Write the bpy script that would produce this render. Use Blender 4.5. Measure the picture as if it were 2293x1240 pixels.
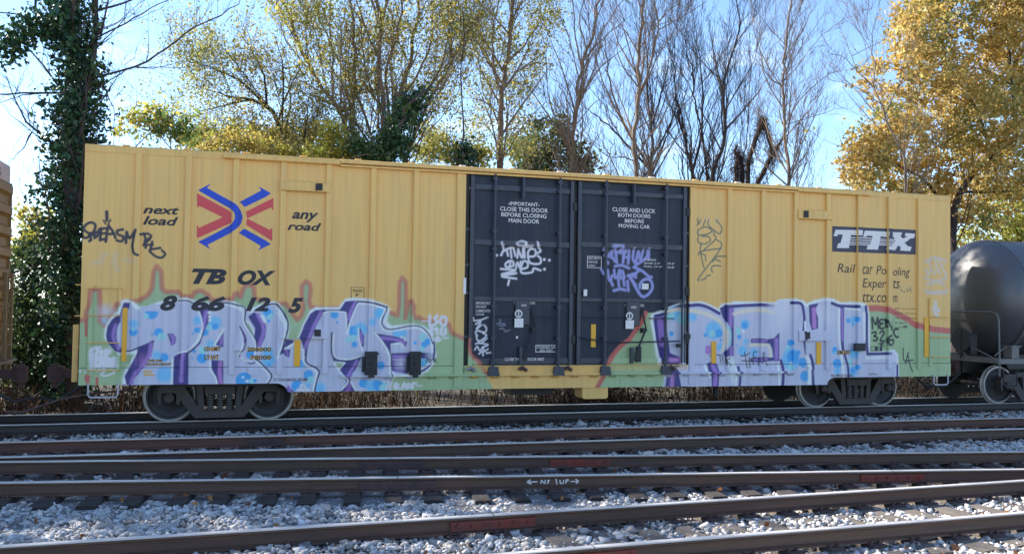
import bpy, bmesh, math, random
import numpy as np
from mathutils import Vector
random.seed(7); rng=np.random.default_rng(7)
R=math.radians
scene=bpy.context.scene
for o in list(bpy.data.objects): bpy.data.objects.remove(o)
col=scene.collection

# ---------------------------------------------------------------- camera
# units: metres. x runs along the boxcar (left end = 0), y away from the camera (near side of the car = 0), z = 0 is the rail top
PW,PH=2293.0,1240.0
F_PX,CX,CY,CZ,YAW,PITCH,ROLL=2051.53,2.4636,-17.3978,2.2420,0.29875,0.03121,0.0145
def cam_axes():
    cy,sy,cp,sp=math.cos(YAW),math.sin(YAW),math.cos(PITCH),math.sin(PITCH)
    f=np.array([sy*cp,cy*cp,sp]); r=np.array([cy,-sy,0.0]); u=np.cross(r,f)
    c,s=math.cos(ROLL),math.sin(ROLL)
    return c*r+s*u,-s*r+c*u,f
AX_R,AX_U,AX_F=cam_axes(); CAM=np.array([CX,CY,CZ])
cd=bpy.data.cameras.new('camera'); cam=bpy.data.objects.new('camera',cd); col.objects.link(cam)
from mathutils import Matrix
m=Matrix([[AX_R[i],AX_U[i],-AX_F[i],CAM[i]] for i in range(3)]+[[0,0,0,1]])
cam.matrix_world=m
cd.sensor_fit='HORIZONTAL'; cd.sensor_width=36; cd.lens=36*F_PX/PW; cd.clip_start=0.1; cd.clip_end=5000
scene.camera=cam

# ---------------------------------------------------------------- world, sun, exposure
SUN_AZ=-45.0      # degrees from +y towards +x (negative: left of the view)
SUN_EL=30.0
world=bpy.data.worlds.new('World'); scene.world=world; world.use_nodes=True
wn=world.node_tree; wn.nodes.clear()
wo=wn.nodes.new('ShaderNodeOutputWorld'); bg=wn.nodes.new('ShaderNodeBackground')
sky=wn.nodes.new('ShaderNodeTexSky'); sky.sky_type='NISHITA'; sky.sun_disc=False
sky.sun_elevation=R(SUN_EL); sky.sun_rotation=R(SUN_AZ); sky.altitude=200; sky.air_density=0.8; sky.dust_density=0.05; sky.ozone_density=3.0
bg.inputs['Strength'].default_value=0.12
# thin cirrus: white streaks mixed into the sky by direction
tc=wn.nodes.new('ShaderNodeTexCoord'); mp=wn.nodes.new('ShaderNodeMapping'); mp.inputs['Scale'].default_value=(5,5,14)
nz=wn.nodes.new('ShaderNodeTexNoise'); nz.inputs['Scale'].default_value=1.6; nz.inputs['Detail'].default_value=9; nz.inputs['Roughness'].default_value=0.62
rp=wn.nodes.new('ShaderNodeValToRGB'); rp.color_ramp.elements[0].position=0.57; rp.color_ramp.elements[1].position=0.80
mx=wn.nodes.new('ShaderNodeMix'); mx.data_type='RGBA'
wn.links.new(tc.outputs['Generated'],mp.inputs['Vector']); wn.links.new(mp.outputs['Vector'],nz.inputs['Vector'])
wn.links.new(nz.outputs['Fac'],rp.inputs['Fac'])
mul=wn.nodes.new('ShaderNodeMath'); mul.operation='MULTIPLY'; mul.inputs[1].default_value=0.6
wn.links.new(rp.outputs['Color'],mul.inputs[0]); wn.links.new(mul.outputs[0],mx.inputs['Factor'])
wn.links.new(sky.outputs['Color'],mx.inputs[6]); mx.inputs[7].default_value=(5.6,6.0,6.5,1)
wn.links.new(mx.outputs[2],bg.inputs['Color']); wn.links.new(bg.outputs['Background'],wo.inputs['Surface'])
sd=bpy.data.lights.new('sun','SUN'); sd.energy=4.6; sd.angle=R(0.6); sd.color=(1.0,0.93,0.82)
sun=bpy.data.objects.new('sun',sd); col.objects.link(sun)
sv=Vector((math.sin(R(SUN_AZ))*math.cos(R(SUN_EL)),math.cos(R(SUN_AZ))*math.cos(R(SUN_EL)),math.sin(R(SUN_EL))))
sun.rotation_euler=sv.to_track_quat('Z','Y').to_euler(); sun.location=(-20,25,25)
vs=scene.view_settings; vs.view_transform='Standard'; vs.look='None'; vs.gamma=1; vs.use_curve_mapping=False
vs.exposure=1.50

# ---------------------------------------------------------------- pixels of the photograph to places
def ray(px,py): return AX_F+AX_R*(px-PW/2)/F_PX+AX_U*(PH/2-py)/F_PX
def at(px,py,Y=0.0):                      # on the upright plane y = Y
    v=ray(px,py); return CAM+v*((Y-CY)/v[1])
def gnd(px,py,z=0.0):                     # on the level plane z
    v=ray(px,py); return CAM+v*((z-CZ)/v[2])
def at_arr(P,Y=0.0):
    P=np.asarray(P,float); v=AX_F[None]+AX_R[None]*((P[:,0]-PW/2)/F_PX)[:,None]+AX_U[None]*((PH/2-P[:,1])/F_PX)[:,None]
    return CAM+v*((Y-CY)/v[:,1])[:,None]
CROP={'A':(170,630,4.96),'B':(400,630,4.96),'C':(620,640,4.96),'D':(840,640,4.96),'E':(1400,640,4.96),'F':(1620,640,4.96),'G':(1840,640,4.96),
 'T':(160,580,3.264),'U':(600,580,3.648),'V':(1280,620,4.277),'W':(1040,640,5.392),'X':(160,300,3.648),'Y':(1820,650,4.427),'Z':(1820,420,5.167),
 'H':(1020,370,4.593),'I':(1280,380,4.77),'J':(1520,400,4.959),'P':(0,0,1.0)}
def crop(f,pts):
    ox,oy,s=CROP[f]; return [(ox+x/s,oy+y/s) for x,y in pts]
def xz(f,pts,Y=0.0):
    a=at_arr(crop(f,pts),Y); return a[:,[0,2]]
def lin(r,g,b):
    return tuple((c/255/12.92 if c<=10 else ((c/255+0.055)/1.055)**2.4) for c in (r,g,b))

def pl(r,g,b):                            # paint whose colour was read off the photograph in open shade (blue sky light)
    return tuple(min(.88,c*k) for c,k in zip(lin(r,g,b),(1.22,1.04,0.90)))
# ---------------------------------------------------------------- mesh helpers
class MB:
    def __init__(s): s.V=[]; s.F=[]; s.M=[]
    def add(s,vs,fs,mi=0):
        n=len(s.V); s.V+= [tuple(v) for v in vs]; s.F+=[tuple(i+n for i in f) for f in fs]; s.M+=[mi]*len(fs)
    def box(s,x0,x1,y0,y1,z0,z1,mi=0):
        s.add([(x0,y0,z0),(x1,y0,z0),(x1,y1,z0),(x0,y1,z0),(x0,y0,z1),(x1,y0,z1),(x1,y1,z1),(x0,y1,z1)],
          [(0,3,2,1),(4,5,6,7),(0,1,5,4),(1,2,6,5),(2,3,7,6),(3,0,4,7)],mi); return s
    def cbox(s,x0,x1,y0,y1,z0,z1,c=0.01,mi=0):     # box with chamfered long edges on the y0 face
        p=[(x0,z0),(x1,z0),(x1,z1),(x0,z1)]; q=[(x0+c,z0+c),(x1-c,z0+c),(x1-c,z1-c),(x0+c,z1-c)]
        v=[(a,y1,b) for a,b in p]+[(a,y0+c,b) for a,b in p]+[(a,y0,b) for a,b in q]
        f=[(3,2,1,0),(8,9,10,11)]
        for i in range(4):
            j=(i+1)%4; f+=[(i,j,4+j,4+i),(4+i,4+j,8+j,8+i)]
        s.add(v,[t[::-1] for t in f] if False else f,mi); return s
    def prism(s,poly,y0,y1,mi=0,axis='y'):
        n=len(poly)
        mk={'y':lambda a,b,t:(a,t,b),'x':lambda a,b,t:(t,a,b),'z':lambda a,b,t:(a,b,t)}[axis]
        v=[mk(a,b,y0) for a,b in poly]+[mk(a,b,y1) for a,b in poly]
        s.add(v,[tuple(range(n)),tuple(range(2*n-1,n-1,-1))]+[(i,(i+1)%n,n+(i+1)%n,n+i) for i in range(n)],mi); return s
    def tube(s,pts,rads,n=6,mi=0,cap=True):
        pts=[np.array(p,float) for p in pts]
        if not hasattr(rads,'__len__'): rads=[rads]*len(pts)
        vs=[];k=len(pts)
        ref=None
        for i,p in enumerate(pts):
            d=(pts[min(i+1,k-1)]-pts[max(i-1,0)]); d=d/(np.linalg.norm(d)+1e-9)
            if ref is None:
                ref=np.array([0,0,1.0]) if abs(d[2])<0.9 else np.array([1.0,0,0])
            a=np.cross(d,ref); a/=np.linalg.norm(a)+1e-9; b=np.cross(d,a); ref=-b if False else np.cross(a,d)
            for j in range(n):
                t=2*math.pi*j/n; vs.append(p+rads[i]*(math.cos(t)*a+math.sin(t)*b))
        fs=[]
        for i in range(k-1):
            for j in range(n):
                jj=(j+1)%n; fs.append((i*n+j,i*n+jj,(i+1)*n+jj,(i+1)*n+j))
        if cap: fs+=[tuple(range(n))[::-1],tuple(range((k-1)*n,k*n))]
        s.add(vs,fs,mi); return s
    def lathe(s,prof,c,axis='y',n=32,mi=None):       # prof: (radius, along[, material])
        vs=[];k=len(prof)
        for pr in prof:
            r,a=pr[0],pr[1]
            for j in range(n):
                t=2*math.pi*j/n; p,q=r*math.cos(t),r*math.sin(t)
                vs.append({'y':(c[0]+p,c[1]+a,c[2]+q),'x':(c[0]+a,c[1]+p,c[2]+q),'z':(c[0]+p,c[1]+q,c[2]+a)}[axis])
        n0=len(s.V); s.V+=vs
        for i in range(k-1):
            for j in range(n):
                jj=(j+1)%n; s.F.append((n0+i*n+j,n0+i*n+jj,n0+(i+1)*n+jj,n0+(i+1)*n+j)); s.M.append(prof[i+1][2] if len(prof[i+1])>2 else 0)
        return s
    def build(s,name,mats,parent=None,smooth=False,loc=None):
        me=bpy.data.meshes.new(name); me.from_pydata(s.V,[],s.F)
        if not isinstance(mats,(list,tuple)): mats=[mats]
        for mt in mats: me.materials.append(mt)
        if len(mats)>1: me.polygons.foreach_set('material_index',s.M)
        bm=bmesh.new(); bm.from_mesh(me); bmesh.ops.recalc_face_normals(bm,faces=bm.faces); bm.to_mesh(me); bm.free()
        if smooth:
            me.polygons.foreach_set('use_smooth',[True]*len(me.polygons))
            me.set_sharp_from_angle(angle=R(35))
        return link(name,me,parent,loc)
def link(name,me,parent=None,loc=None):
    o=bpy.data.objects.new(name,me); col.objects.link(o)
    if parent is not None: o.parent=parent
    if loc is not None: o.location=loc
    return o
def arr_mesh(name,V,Fq,mat,parent=None,colr=None,smooth=False,loc=None):
    V=np.asarray(V,np.float32); Fq=np.asarray(Fq,np.int32); k=Fq.shape[1]
    me=bpy.data.meshes.new(name); me.vertices.add(len(V)); me.vertices.foreach_set('co',V.ravel())
    me.loops.add(Fq.size); me.loops.foreach_set('vertex_index',Fq.ravel())
    me.polygons.add(len(Fq)); me.polygons.foreach_set('loop_start',np.arange(0,Fq.size,k,dtype=np.int32))
    if smooth: me.polygons.foreach_set('use_smooth',np.ones(len(Fq),bool))
    if colr is not None:
        ca=me.color_attributes.new('paint','FLOAT_COLOR','POINT'); c=np.ones((len(V),4),np.float32); c[:,:colr.shape[1]]=colr
        ca.data.foreach_set('color',c.ravel())
    me.materials.append(mat); me.update(calc_edges=True)
    return link(name,me,parent,loc)
def empty(name,loc=(0,0,0)):
    o=bpy.data.objects.new(name,None); o.empty_display_size=0.2; o.location=loc; col.objects.link(o); return o
def tag(o,label,cat,group=None):
    o['label']=label; o['category']=cat
    if group: o['group']=group
    return o
def kind(o,k): o['kind']=k; return o

# ---------------------------------------------------------------- materials
def mat(name,color,rough=0.6,metal=0.0,noise=0.0,nscale=6.0,col2=None,bump=0.0,bscale=40.0,spec=0.5,stretch=(1,1,1),attr=None,transl=0.0,attr_mix=False,streak=0.0):
    m=bpy.data.materials.new(name); m.use_nodes=True; nt=m.node_tree; N=nt.nodes; L=nt.links
    b=N['Principled BSDF']; b.inputs['Roughness'].default_value=rough; b.inputs['Metallic'].default_value=metal; b.inputs['Specular IOR Level'].default_value=spec
    c0=(*color,1) if len(color)==3 else color
    out=None
    tcn=N.new('ShaderNodeTexCoord'); mpn=N.new('ShaderNodeMapping'); mpn.inputs['Scale'].default_value=stretch
    L.new(tcn.outputs['Object'],mpn.inputs['Vector'])
    def rgbmix(fac,a,bb,bt='MIX'):
        x=N.new('ShaderNodeMix'); x.data_type='RGBA'; x.blend_type=bt
        for sock,v in ((0,fac),(6,a),(7,bb)):
            if hasattr(v,'is_output'): L.new(v,x.inputs[sock])
            elif isinstance(v,(int,float)): x.inputs[sock].default_value=v
            else: x.inputs[sock].default_value=v
        return x.outputs[2]
    base=c0
    at_=None
    if attr:
        at_=N.new('ShaderNodeAttribute'); at_.attribute_name='paint'
        if attr=='full': base=at_.outputs['Color']
    if noise>0:
        n=N.new('ShaderNodeTexNoise'); n.inputs['Scale'].default_value=nscale; n.inputs['Detail'].default_value=8; n.inputs['Roughness'].default_value=0.65
        L.new(mpn.outputs['Vector'],n.inputs['Vector'])
        rr=N.new('ShaderNodeValToRGB'); rr.color_ramp.elements[0].position=0.35; rr.color_ramp.elements[1].position=0.68; L.new(n.outputs['Fac'],rr.inputs['Fac'])
        f=N.new('ShaderNodeMath'); f.operation='MULTIPLY'; f.inputs[1].default_value=noise; L.new(rr.outputs['Color'],f.inputs[0])
        c2=(*col2,1) if col2 else (c0[0]*0.5,c0[1]*0.5,c0[2]*0.5,1)
        base=rgbmix(f.outputs[0],base,c2)
    if attr=='over': base=rgbmix(at_.outputs['Alpha'],base,at_.outputs['Color'])
    if streak>0:      # rain-washed dirt: thin upright streaks over everything
        mp2=N.new('ShaderNodeMapping'); mp2.inputs['Scale'].default_value=(14,14,0.5); L.new(tcn.outputs['Object'],mp2.inputs['Vector'])
        n2=N.new('ShaderNodeTexNoise'); n2.inputs['Scale'].default_value=1.0; n2.inputs['Detail'].default_value=6; L.new(mp2.outputs['Vector'],n2.inputs['Vector'])
        r2=N.new('ShaderNodeValToRGB'); r2.color_ramp.elements[0].position=0.45; r2.color_ramp.elements[1].position=0.8; L.new(n2.outputs['Fac'],r2.inputs['Fac'])
        f2=N.new('ShaderNodeMath'); f2.operation='MULTIPLY'; f2.inputs[1].default_value=streak; L.new(r2.outputs['Color'],f2.inputs[0])
        base=rgbmix(f2.outputs[0],base,(0.16,0.12,0.08,1))
        n3=N.new('ShaderNodeTexNoise'); n3.inputs['Scale'].default_value=55; n3.inputs['Detail'].default_value=4; L.new(tcn.outputs['Object'],n3.inputs['Vector'])
        r3=N.new('ShaderNodeValToRGB'); r3.color_ramp.elements[0].position=0.72; r3.color_ramp.elements[1].position=0.78; L.new(n3.outputs['Fac'],r3.inputs['Fac'])
        f3=N.new('ShaderNodeMath'); f3.operation='MULTIPLY'; f3.inputs[1].default_value=streak*1.6; L.new(r3.outputs['Color'],f3.inputs[0])
        base=rgbmix(f3.outputs[0],base,(0.10,0.05,0.03,1))
    if hasattr(base,'is_output'): L.new(base,b.inputs['Base Color'])
    else: b.inputs['Base Color'].default_value=base
    if bump>0:
        n4=N.new('ShaderNodeTexNoise'); n4.inputs['Scale'].default_value=bscale; n4.inputs['Detail'].default_value=6; L.new(mpn.outputs['Vector'],n4.inputs['Vector'])
        bp=N.new('ShaderNodeBump'); bp.inputs['Strength'].default_value=bump; bp.inputs['Distance'].default_value=0.02; L.new(n4.outputs['Fac'],bp.inputs['Height']); L.new(bp.outputs['Normal'],b.inputs['Normal'])
    if transl>0:
        t=N.new('ShaderNodeBsdfTranslucent'); ms=N.new('ShaderNodeMixShader'); ms.inputs[0].default_value=transl
        if hasattr(base,'is_output'): L.new(base,t.inputs['Color'])
        else: t.inputs['Color'].default_value=base
        L.new(b.outputs[0],ms.inputs[1]); L.new(t.outputs[0],ms.inputs[2]); L.new(ms.outputs[0],N['Material Output'].inputs['Surface'])
    return m
YEL=(.90,.525,.148)
M={}
M['body']=mat('boxcar_paint',YEL,0.5,noise=0.35,nscale=1.3,col2=(.80,.50,.19),attr='over',streak=0.22,bump=0.22,bscale=1.3)
M['yel']=mat('yellow_paint',YEL,0.5,noise=0.3,nscale=3,col2=lin(190,158,96),streak=0.25)
M['navy']=mat('door_paint',(.021,.028,.047),0.42,noise=0.5,nscale=1.6,col2=(.040,.051,.074),attr='over',streak=0.14,bump=0.15,bscale=2,spec=.22)
M['navy_plain']=mat('door_rod_paint',(.026,.033,.053),0.42,noise=0.4,nscale=5,col2=(.048,.058,.082),streak=0.2)
M['navy_bar']=mat('door_bar_paint',(.026,.033,.053),0.42,noise=0.4,nscale=5,col2=(.048,.058,.082),attr='over',streak=0.2)
M['black']=mat('black_iron',lin(34,35,40),0.6,noise=0.6,nscale=9,col2=lin(60,52,46),bump=0.3)
M['truck']=mat('cast_steel',lin(70,66,66),0.65,noise=0.7,nscale=7,col2=lin(74,56,46),bump=0.4,bscale=60)
M['wheel']=mat('wheel_steel',lin(62,60,64),0.55,noise=0.6,nscale=8,col2=lin(64,54,48),bump=0.3)
M['rim']=mat('wheel_rim',lin(196,190,184),0.4,metal=0.2,noise=0.4,nscale=12,col2=lin(96,84,76))
M['rust']=mat('rusty_iron',lin(92,68,62),0.8,noise=0.7,nscale=8,col2=lin(62,52,54),bump=0.4)
M['rust_red']=mat('red_rust_iron',lin(138,58,44),0.8,noise=0.9,nscale=5,col2=lin(100,66,56),bump=0.4)
M['steel']=mat('bare_steel',lin(170,170,172),0.45,metal=0.6,noise=0.4,nscale=20)
M['white']=mat('white_paint',pl(226,229,238),0.6,noise=0.25,nscale=30)
M['ink']=mat('black_lettering',lin(44,44,52),0.6,noise=0.3,nscale=20,col2=lin(70,64,60))
M['brown_ink']=mat('brown_lettering',lin(92,72,40),0.6)
M['stencil']=mat('stencil_yellow',pl(216,178,88),0.6)
M['refl']=mat('reflector_tape',(.90,.42,.01),0.35,noise=0.15,nscale=20,col2=(.84,.38,.01))
M['logo_blue']=mat('logo_blue',lin(22,72,196),0.5,noise=0.15,nscale=10,streak=0.1)
M['logo_red']=mat('logo_red',pl(204,74,84),0.5,noise=0.15,nscale=10,streak=0.1)
M['sign']=mat('sign_navy',pl(54,57,82),0.5,noise=0.15,nscale=8,streak=0.1)
M['grey_top']=mat('grey_white_paint',pl(186,190,206),0.5,noise=0.4,nscale=5,streak=0.3)
M['yel_old']=mat('old_yellow_paint',lin(138,122,88),0.55,noise=0.5,nscale=4,col2=lin(112,98,72),streak=0.4)
M['tank']=mat('tank_black',lin(76,76,80),0.4,noise=0.5,nscale=3,col2=lin(64,62,60),bump=0.03,bscale=3,spec=1.0,streak=0.15)
M['tank_light']=mat('tank_steel',lin(120,116,112),0.5,noise=0.5,nscale=10,col2=lin(70,64,60))
M['ground']=mat('soil',lin(58,50,40),0.95,noise=0.8,nscale=0.7,col2=lin(76,68,46),bump=0.6,bscale=9)
M['bounce_lot']=mat('unseen_bounce_lot',lin(178,168,150),0.95,noise=0.6,nscale=3,col2=lin(150,142,128),bump=0.5,bscale=30)  # pale so that the added ground throws warm light back
M['bed']=mat('ballast_bed',lin(140,138,138),0.95,noise=0.9,nscale=22,col2=lin(60,57,56),bump=1.0,bscale=34)
M['stone']=mat('ballast_stone',(0.4,0.4,0.4),0.9,attr='full',noise=0.25,nscale=60,col2=(0.16,0.16,0.17),bump=0.3,bscale=120)
M['bark']=mat('bark',lin(138,120,104),0.9,noise=0.8,nscale=7,col2=lin(88,74,66),bump=0.8,bscale=25,stretch=(1,1,0.3))
M['bark_dark']=mat('bark_dark',lin(74,64,62),0.9,noise=0.8,nscale=7,col2=lin(50,44,44),bump=0.6,bscale=25,stretch=(1,1,0.3))
M['vine']=mat('dead_vine',lin(62,46,40),0.95,noise=0.8,nscale=14,col2=lin(38,30,30),bump=0.8)
M['leaf']=mat('leaf',(0.1,0.1,0.04),0.55,attr='full',transl=0.5)
M['leaf_ivy']=mat('ivy_leaf',(0.03,0.08,0.03),0.5,attr='full',transl=0.14)
M['dry']=mat('dry_weed',(0.2,0.15,0.09),0.9,attr='full',transl=0.25)
M['tie']=mat('weathered_tie',lin(72,64,60),0.9,noise=0.85,nscale=5,col2=lin(40,36,36),bump=0.9,bscale=30,stretch=(6,0.6,6))
M['tie_old']=mat('grey_tie',lin(132,122,112),0.9,noise=0.8,nscale=5,col2=lin(72,64,60),bump=0.9,bscale=30,stretch=(6,0.6,6))
def rail_material(name,side,side2,top):
    m=mat(name,side,0.62,noise=0.75,nscale=3.0,col2=side2,bump=0.25,bscale=40,stretch=(0.35,6,6))
    nt=m.node_tree; b=nt.nodes['Principled BSDF']; g=nt.nodes.new('ShaderNodeTexCoord'); sp=nt.nodes.new('ShaderNodeSeparateXYZ'); nt.links.new(g.outputs['Object'],sp.inputs[0])
    gt=nt.nodes.new('ShaderNodeMath'); gt.operation='GREATER_THAN'; gt.inputs[1].default_value=-0.012; nt.links.new(sp.outputs['Z'],gt.inputs[0])
    x=nt.nodes.new('ShaderNodeMix'); x.data_type='RGBA'; old=b.inputs['Base Color'].links[0].from_socket
    nt.links.new(gt.outputs[0],x.inputs[0]); nt.links.new(old,x.inputs[6]); x.inputs[7].default_value=(*top,1); nt.links.new(x.outputs[2],b.inputs['Base Color'])
    y=nt.nodes.new('ShaderNodeMath'); y.operation='MULTIPLY_ADD'; nt.links.new(gt.outputs[0],y.inputs[0]); y.inputs[1].default_value=-0.3; y.inputs[2].default_value=0.62; nt.links.new(y.outputs[0],b.inputs['Roughness'])
    return m
M['rail']=rail_material('rail_steel',lin(104,74,56),lin(64,49,42),lin(206,200,196))
M['rail_red']=rail_material('rail_rust',lin(112,70,52),lin(70,47,39),lin(196,186,180))
M['rail_dark']=rail_material('rail_dark_steel',lin(70,58,52),lin(47,42,40),lin(200,196,192))

# ================================================================= spray paint on the side of the boxcar
CR=0.008; CZ0=0.5; NXC=2325; NZC=462
canvas=np.zeros((NZC,NXC,4),np.float32)
def smooth_closed(P,n=6):
    P=np.asarray(P,float); k=len(P); out=[]
    for i in range(k):
        p0,p1,p2,p3=P[i-1],P[i],P[(i+1)%k],P[(i+2)%k]
        for j in range(n):
            t=j/n; out.append(0.5*((2*p1)+(-p0+p2)*t+(2*p0-5*p1+4*p2-p3)*t*t+(-p0+3*p1-3*p2+p3)*t**3))
    return np.array(out)
def smooth_open(P,n=6):
    P=np.asarray(P,float)
    if len(P)<3: return P
    Q=np.vstack([2*P[0]-P[1],P,2*P[-1]-P[-2]]); out=[]
    for i in range(1,len(Q)-2):
        p0,p1,p2,p3=Q[i-1],Q[i],Q[i+1],Q[i+2]
        for j in range(n):
            t=j/n; out.append(0.5*((2*p1)+(-p0+p2)*t+(2*p0-5*p1+4*p2-p3)*t*t+(-p0+3*p1-3*p2+p3)*t**3))
    out.append(P[-1]); return np.array(out)
def region(P,pad):
    x0=max(int((P[:,0].min()-pad)/CR),0); x1=min(int((P[:,0].max()+pad)/CR)+2,NXC)
    z0=max(int((P[:,1].min()-pad-CZ0)/CR),0); z1=min(int((P[:,1].max()+pad-CZ0)/CR)+2,NZC)
    if x1<=x0 or z1<=z0: return None
    X,Z=np.meshgrid(np.arange(x0,x1)*CR,np.arange(z0,z1)*CR+CZ0); return x0,x1,z0,z1,X,Z
def seg_dist(X,Z,P,closed):
    d=np.full(X.shape,1e9); tt=np.zeros(X.shape); n=len(P); m=n if closed else n-1
    for i in range(m):
        a=P[i]; b=P[(i+1)%n]; v=b-a; l2=v@v+1e-12
        t=np.clip(((X-a[0])*v[0]+(Z-a[1])*v[1])/l2,0,1)
        dd=np.hypot(X-a[0]-t*v[0],Z-a[1]-t*v[1]); k=dd<d; d[k]=dd[k]; tt[k]=((i+t)/m)[k]
    return d,tt
def inside(X,Z,P):
    r=np.zeros(X.shape,bool); n=len(P)
    for i in range(n):
        a=P[i]; b=P[i-1]; c=(a[1]>Z)!=(b[1]>Z)
        if not c.any(): continue
        r^=c&(X<(b[0]-a[0])*(Z-a[1])/(b[1]-a[1]+1e-12)+a[0])
    return r
def blend(rg,al,c,limit=None):
    x0,x1,z0,z1=rg[:4]; s=canvas[z0:z1,x0:x1]
    if limit is not None: al=al*limit[z0:z1,x0:x1]
    al=np.clip(al,0,1).astype(np.float32)[...,None]; keep=s[...,3:]*(1-al); na=al+keep
    s[...,:3]=(np.array(c,np.float32)*al+s[...,:3]*keep)/np.maximum(na,1e-5); s[...,3:]=na
def fill(f,pts,c,soft=0.007,a=1.0,curve=True,limit=None,raw=False):
    P=np.asarray(pts,float) if raw else xz(f,pts)
    if curve: P=smooth_closed(P)
    rg=region(P,soft*3)
    if rg is None: return
    X,Z=rg[4:]; d,_=seg_dist(X,Z,P,True); d=np.where(inside(X,Z,P),d,-d)
    al=np.clip(d/(2*soft)+0.5,0,1)*a; blend(rg,al,c,limit); return al,rg
def stroke(f,pts,w,c,soft=0.005,a=1.0,curve=True,limit=None,taper=None):      # w in pixels of the crop
    P=xz(f,pts)
    if curve: P=smooth_open(P)
    s=CROP[f][2]; wm=w/s*0.0078*0.5*(1+0.035*P[:,0].mean()) 
    rg=region(P,wm+soft*3); 
    if rg is None: return
    X,Z=rg[4:]; d,t=seg_dist(X,Z,P,False)
    ww=wm if taper is None else wm*(taper[0]+(taper[1]-taper[0])*t)
    blend(rg,np.clip((ww-d)/(2*soft)+0.5,0,1)*a,c,limit)
def blob(f,x,y,r,c,soft=None,a=1.0,limit=None):
    p=xz(f,[(x,y),(x+r,y),(x,y-r)]); rr=0.5*(p[1,0]-p[0,0])+0.5*(p[2,1]-p[0,1]); soft=soft or 0.007
    rg=region(p[:1],rr+soft*3)
    if rg is None: return
    X,Z=rg[4:]; d=rr-np.hypot(X-p[0,0],Z-p[0,1]); blend(rg,np.clip(d/(2*soft)+0.5,0,1)*a,c,limit)
C_GREEN=pl(156,188,148); C_RED=pl(190,104,98); C_WHITE=pl(240,242,246); C_LAV=pl(190,201,230); C_PUR=lin(68,60,128); C_DK=lin(40,36,90)
C_LIL=lin(168,128,200); C_PINK=lin(196,132,196); C_BLUE=lin(76,172,232); C_CY=pl(150,218,232); C_LB=lin(118,200,238); C_CREAM=pl(226,220,208); C_INK=pl(52,52,66)
def P2(f,pts): return crop(f,pts)
# 1 green ground with its red edge
gl=P2('A',[(-40,445),(60,430),(112,425),(116,330),(150,260),(166,110),(215,78),(260,105),(268,300),(268,440),(335,500)])+P2('T',[(330,330),(500,300),(560,262),(588,215),(602,92),(625,52),(655,90),(662,215),(690,240),(780,238),(805,270),(880,278),(900,242),(945,230),(1000,262),(1020,295),(1100,300),(1180,290),(1192,255),(1215,250),(1235,278),(1250,230),(1270,195),(1300,188),(1330,205),(1340,290),(1400,300)])+P2('U',[(60,380),(100,362),(150,365),(205,450),(240,495),(268,470),(290,400),(275,300),(280,215),(310,182),(340,200),(350,250),(336,340),(350,392),(440,400),(900,400),(1010,440),(1058,462),(1070,380),(1076,190),(1096,152),(1126,185),(1128,330),(1122,480),(1136,420),(1150,350),(1168,340),(1188,385),(1185,440),(1205,482),(1240,475),(1268,502),(1400,515),(1478,530),(1500,600),(1560,632),(1640,660)])+P2('W',[(40,700),(70,820),(180,930),(250,1050),(290,1150),(360,1260)])+P2('P',[(1105,900),(100,900)])
gm=fill('P',gl,C_GREEN,soft=0.015,curve=False)
top_l=gl[:-4]; stroke('P',top_l,9.5,C_RED,a=.75,soft=0.016,curve=False)
stroke('A',[(110,425),(116,600)],30,C_RED); stroke('A',[(125,1060),(130,1110),(145,1200)],45,C_RED,taper=(1.3,.5)); stroke('A',[(235,1075),(235,1140)],30,C_RED)
blob('A',330,340,70,C_LAV,soft=0.09,a=.8); blob('A',320,440,35,C_LB,soft=0.04,a=.7)
gr=P2('V',[(240,1060),(300,960),(340,850),(370,790),(440,700),(500,640),(560,600),(620,510),(680,430),(715,345),(770,340),(900,340),(900,1090),(220,1090)])
fill('P',gr,C_GREEN,curve=False); stroke('P',gr[:10],9,C_RED,soft=0.014,curve=False)
g2=P2('G',[(400,250),(530,250),(620,245),(720,262),(800,290),(880,335),(960,370),(1010,415),(1060,440),(1140,455),(1240,482)])+P2('Y',[(1362,402)])+P2('P',[(2150,745),(2150,900),(1930,900)])
fill('P',g2,C_GREEN,curve=False); stroke('P',g2[:12],11,C_RED,soft=0.016,curve=False)
def piece(sil,seed):
    P=at_arr(sil)[:,[0,2]]; P=P.copy()
    fill('P',P,C_WHITE,soft=0.02,curve=False,raw=True)
    rg=region(P,0.1); X,Z=rg[4:]; d,_=seg_dist(X,Z,P,True); ins=inside(X,Z,P); bottom=Z<0.78
    al=np.where(ins,np.clip((d-0.055)/0.03,0,1),0); al=np.where(ins&bottom,1,al)
    blend(rg,al,C_LAV)
    lim=np.zeros((NZC,NXC),np.float32); lim[rg[2]:rg[3],rg[0]:rg[1]]=np.where(ins,1,0); return lim
silL=P2('A',[(520,1200),(510,1100),(540,990),(600,900),(655,805),(480,812),(430,772),(370,710),(312,620),(320,520),(350,450),(400,380),(470,320),(500,270),(500,210),(560,195),(640,220),(700,270),(780,280),(880,240),(950,215),(1140,160)])+P2('B',[(0,185),(100,180),(160,205),(350,235),(520,210),(640,230),(740,285),(800,300),(860,272),(960,235),(1060,215),(1110,240),(1160,310),(1210,400),(1232,500),(1222,560),(1205,640)])+P2('C',[(110,585),(228,585),(250,520),(300,400),(370,270),(430,232),(690,235),(720,190),(760,142),(850,130),(1010,140),(1100,165)])+P2('D',[(0,165),(130,208),(168,260),(145,330),(135,400),(180,440),(280,432),(400,415),(540,440),(620,500),(660,620),(682,780),(650,870),(580,950),(480,1000),(230,1005),(195,1030),(160,1220)])
LL=piece(silL,1)
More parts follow.
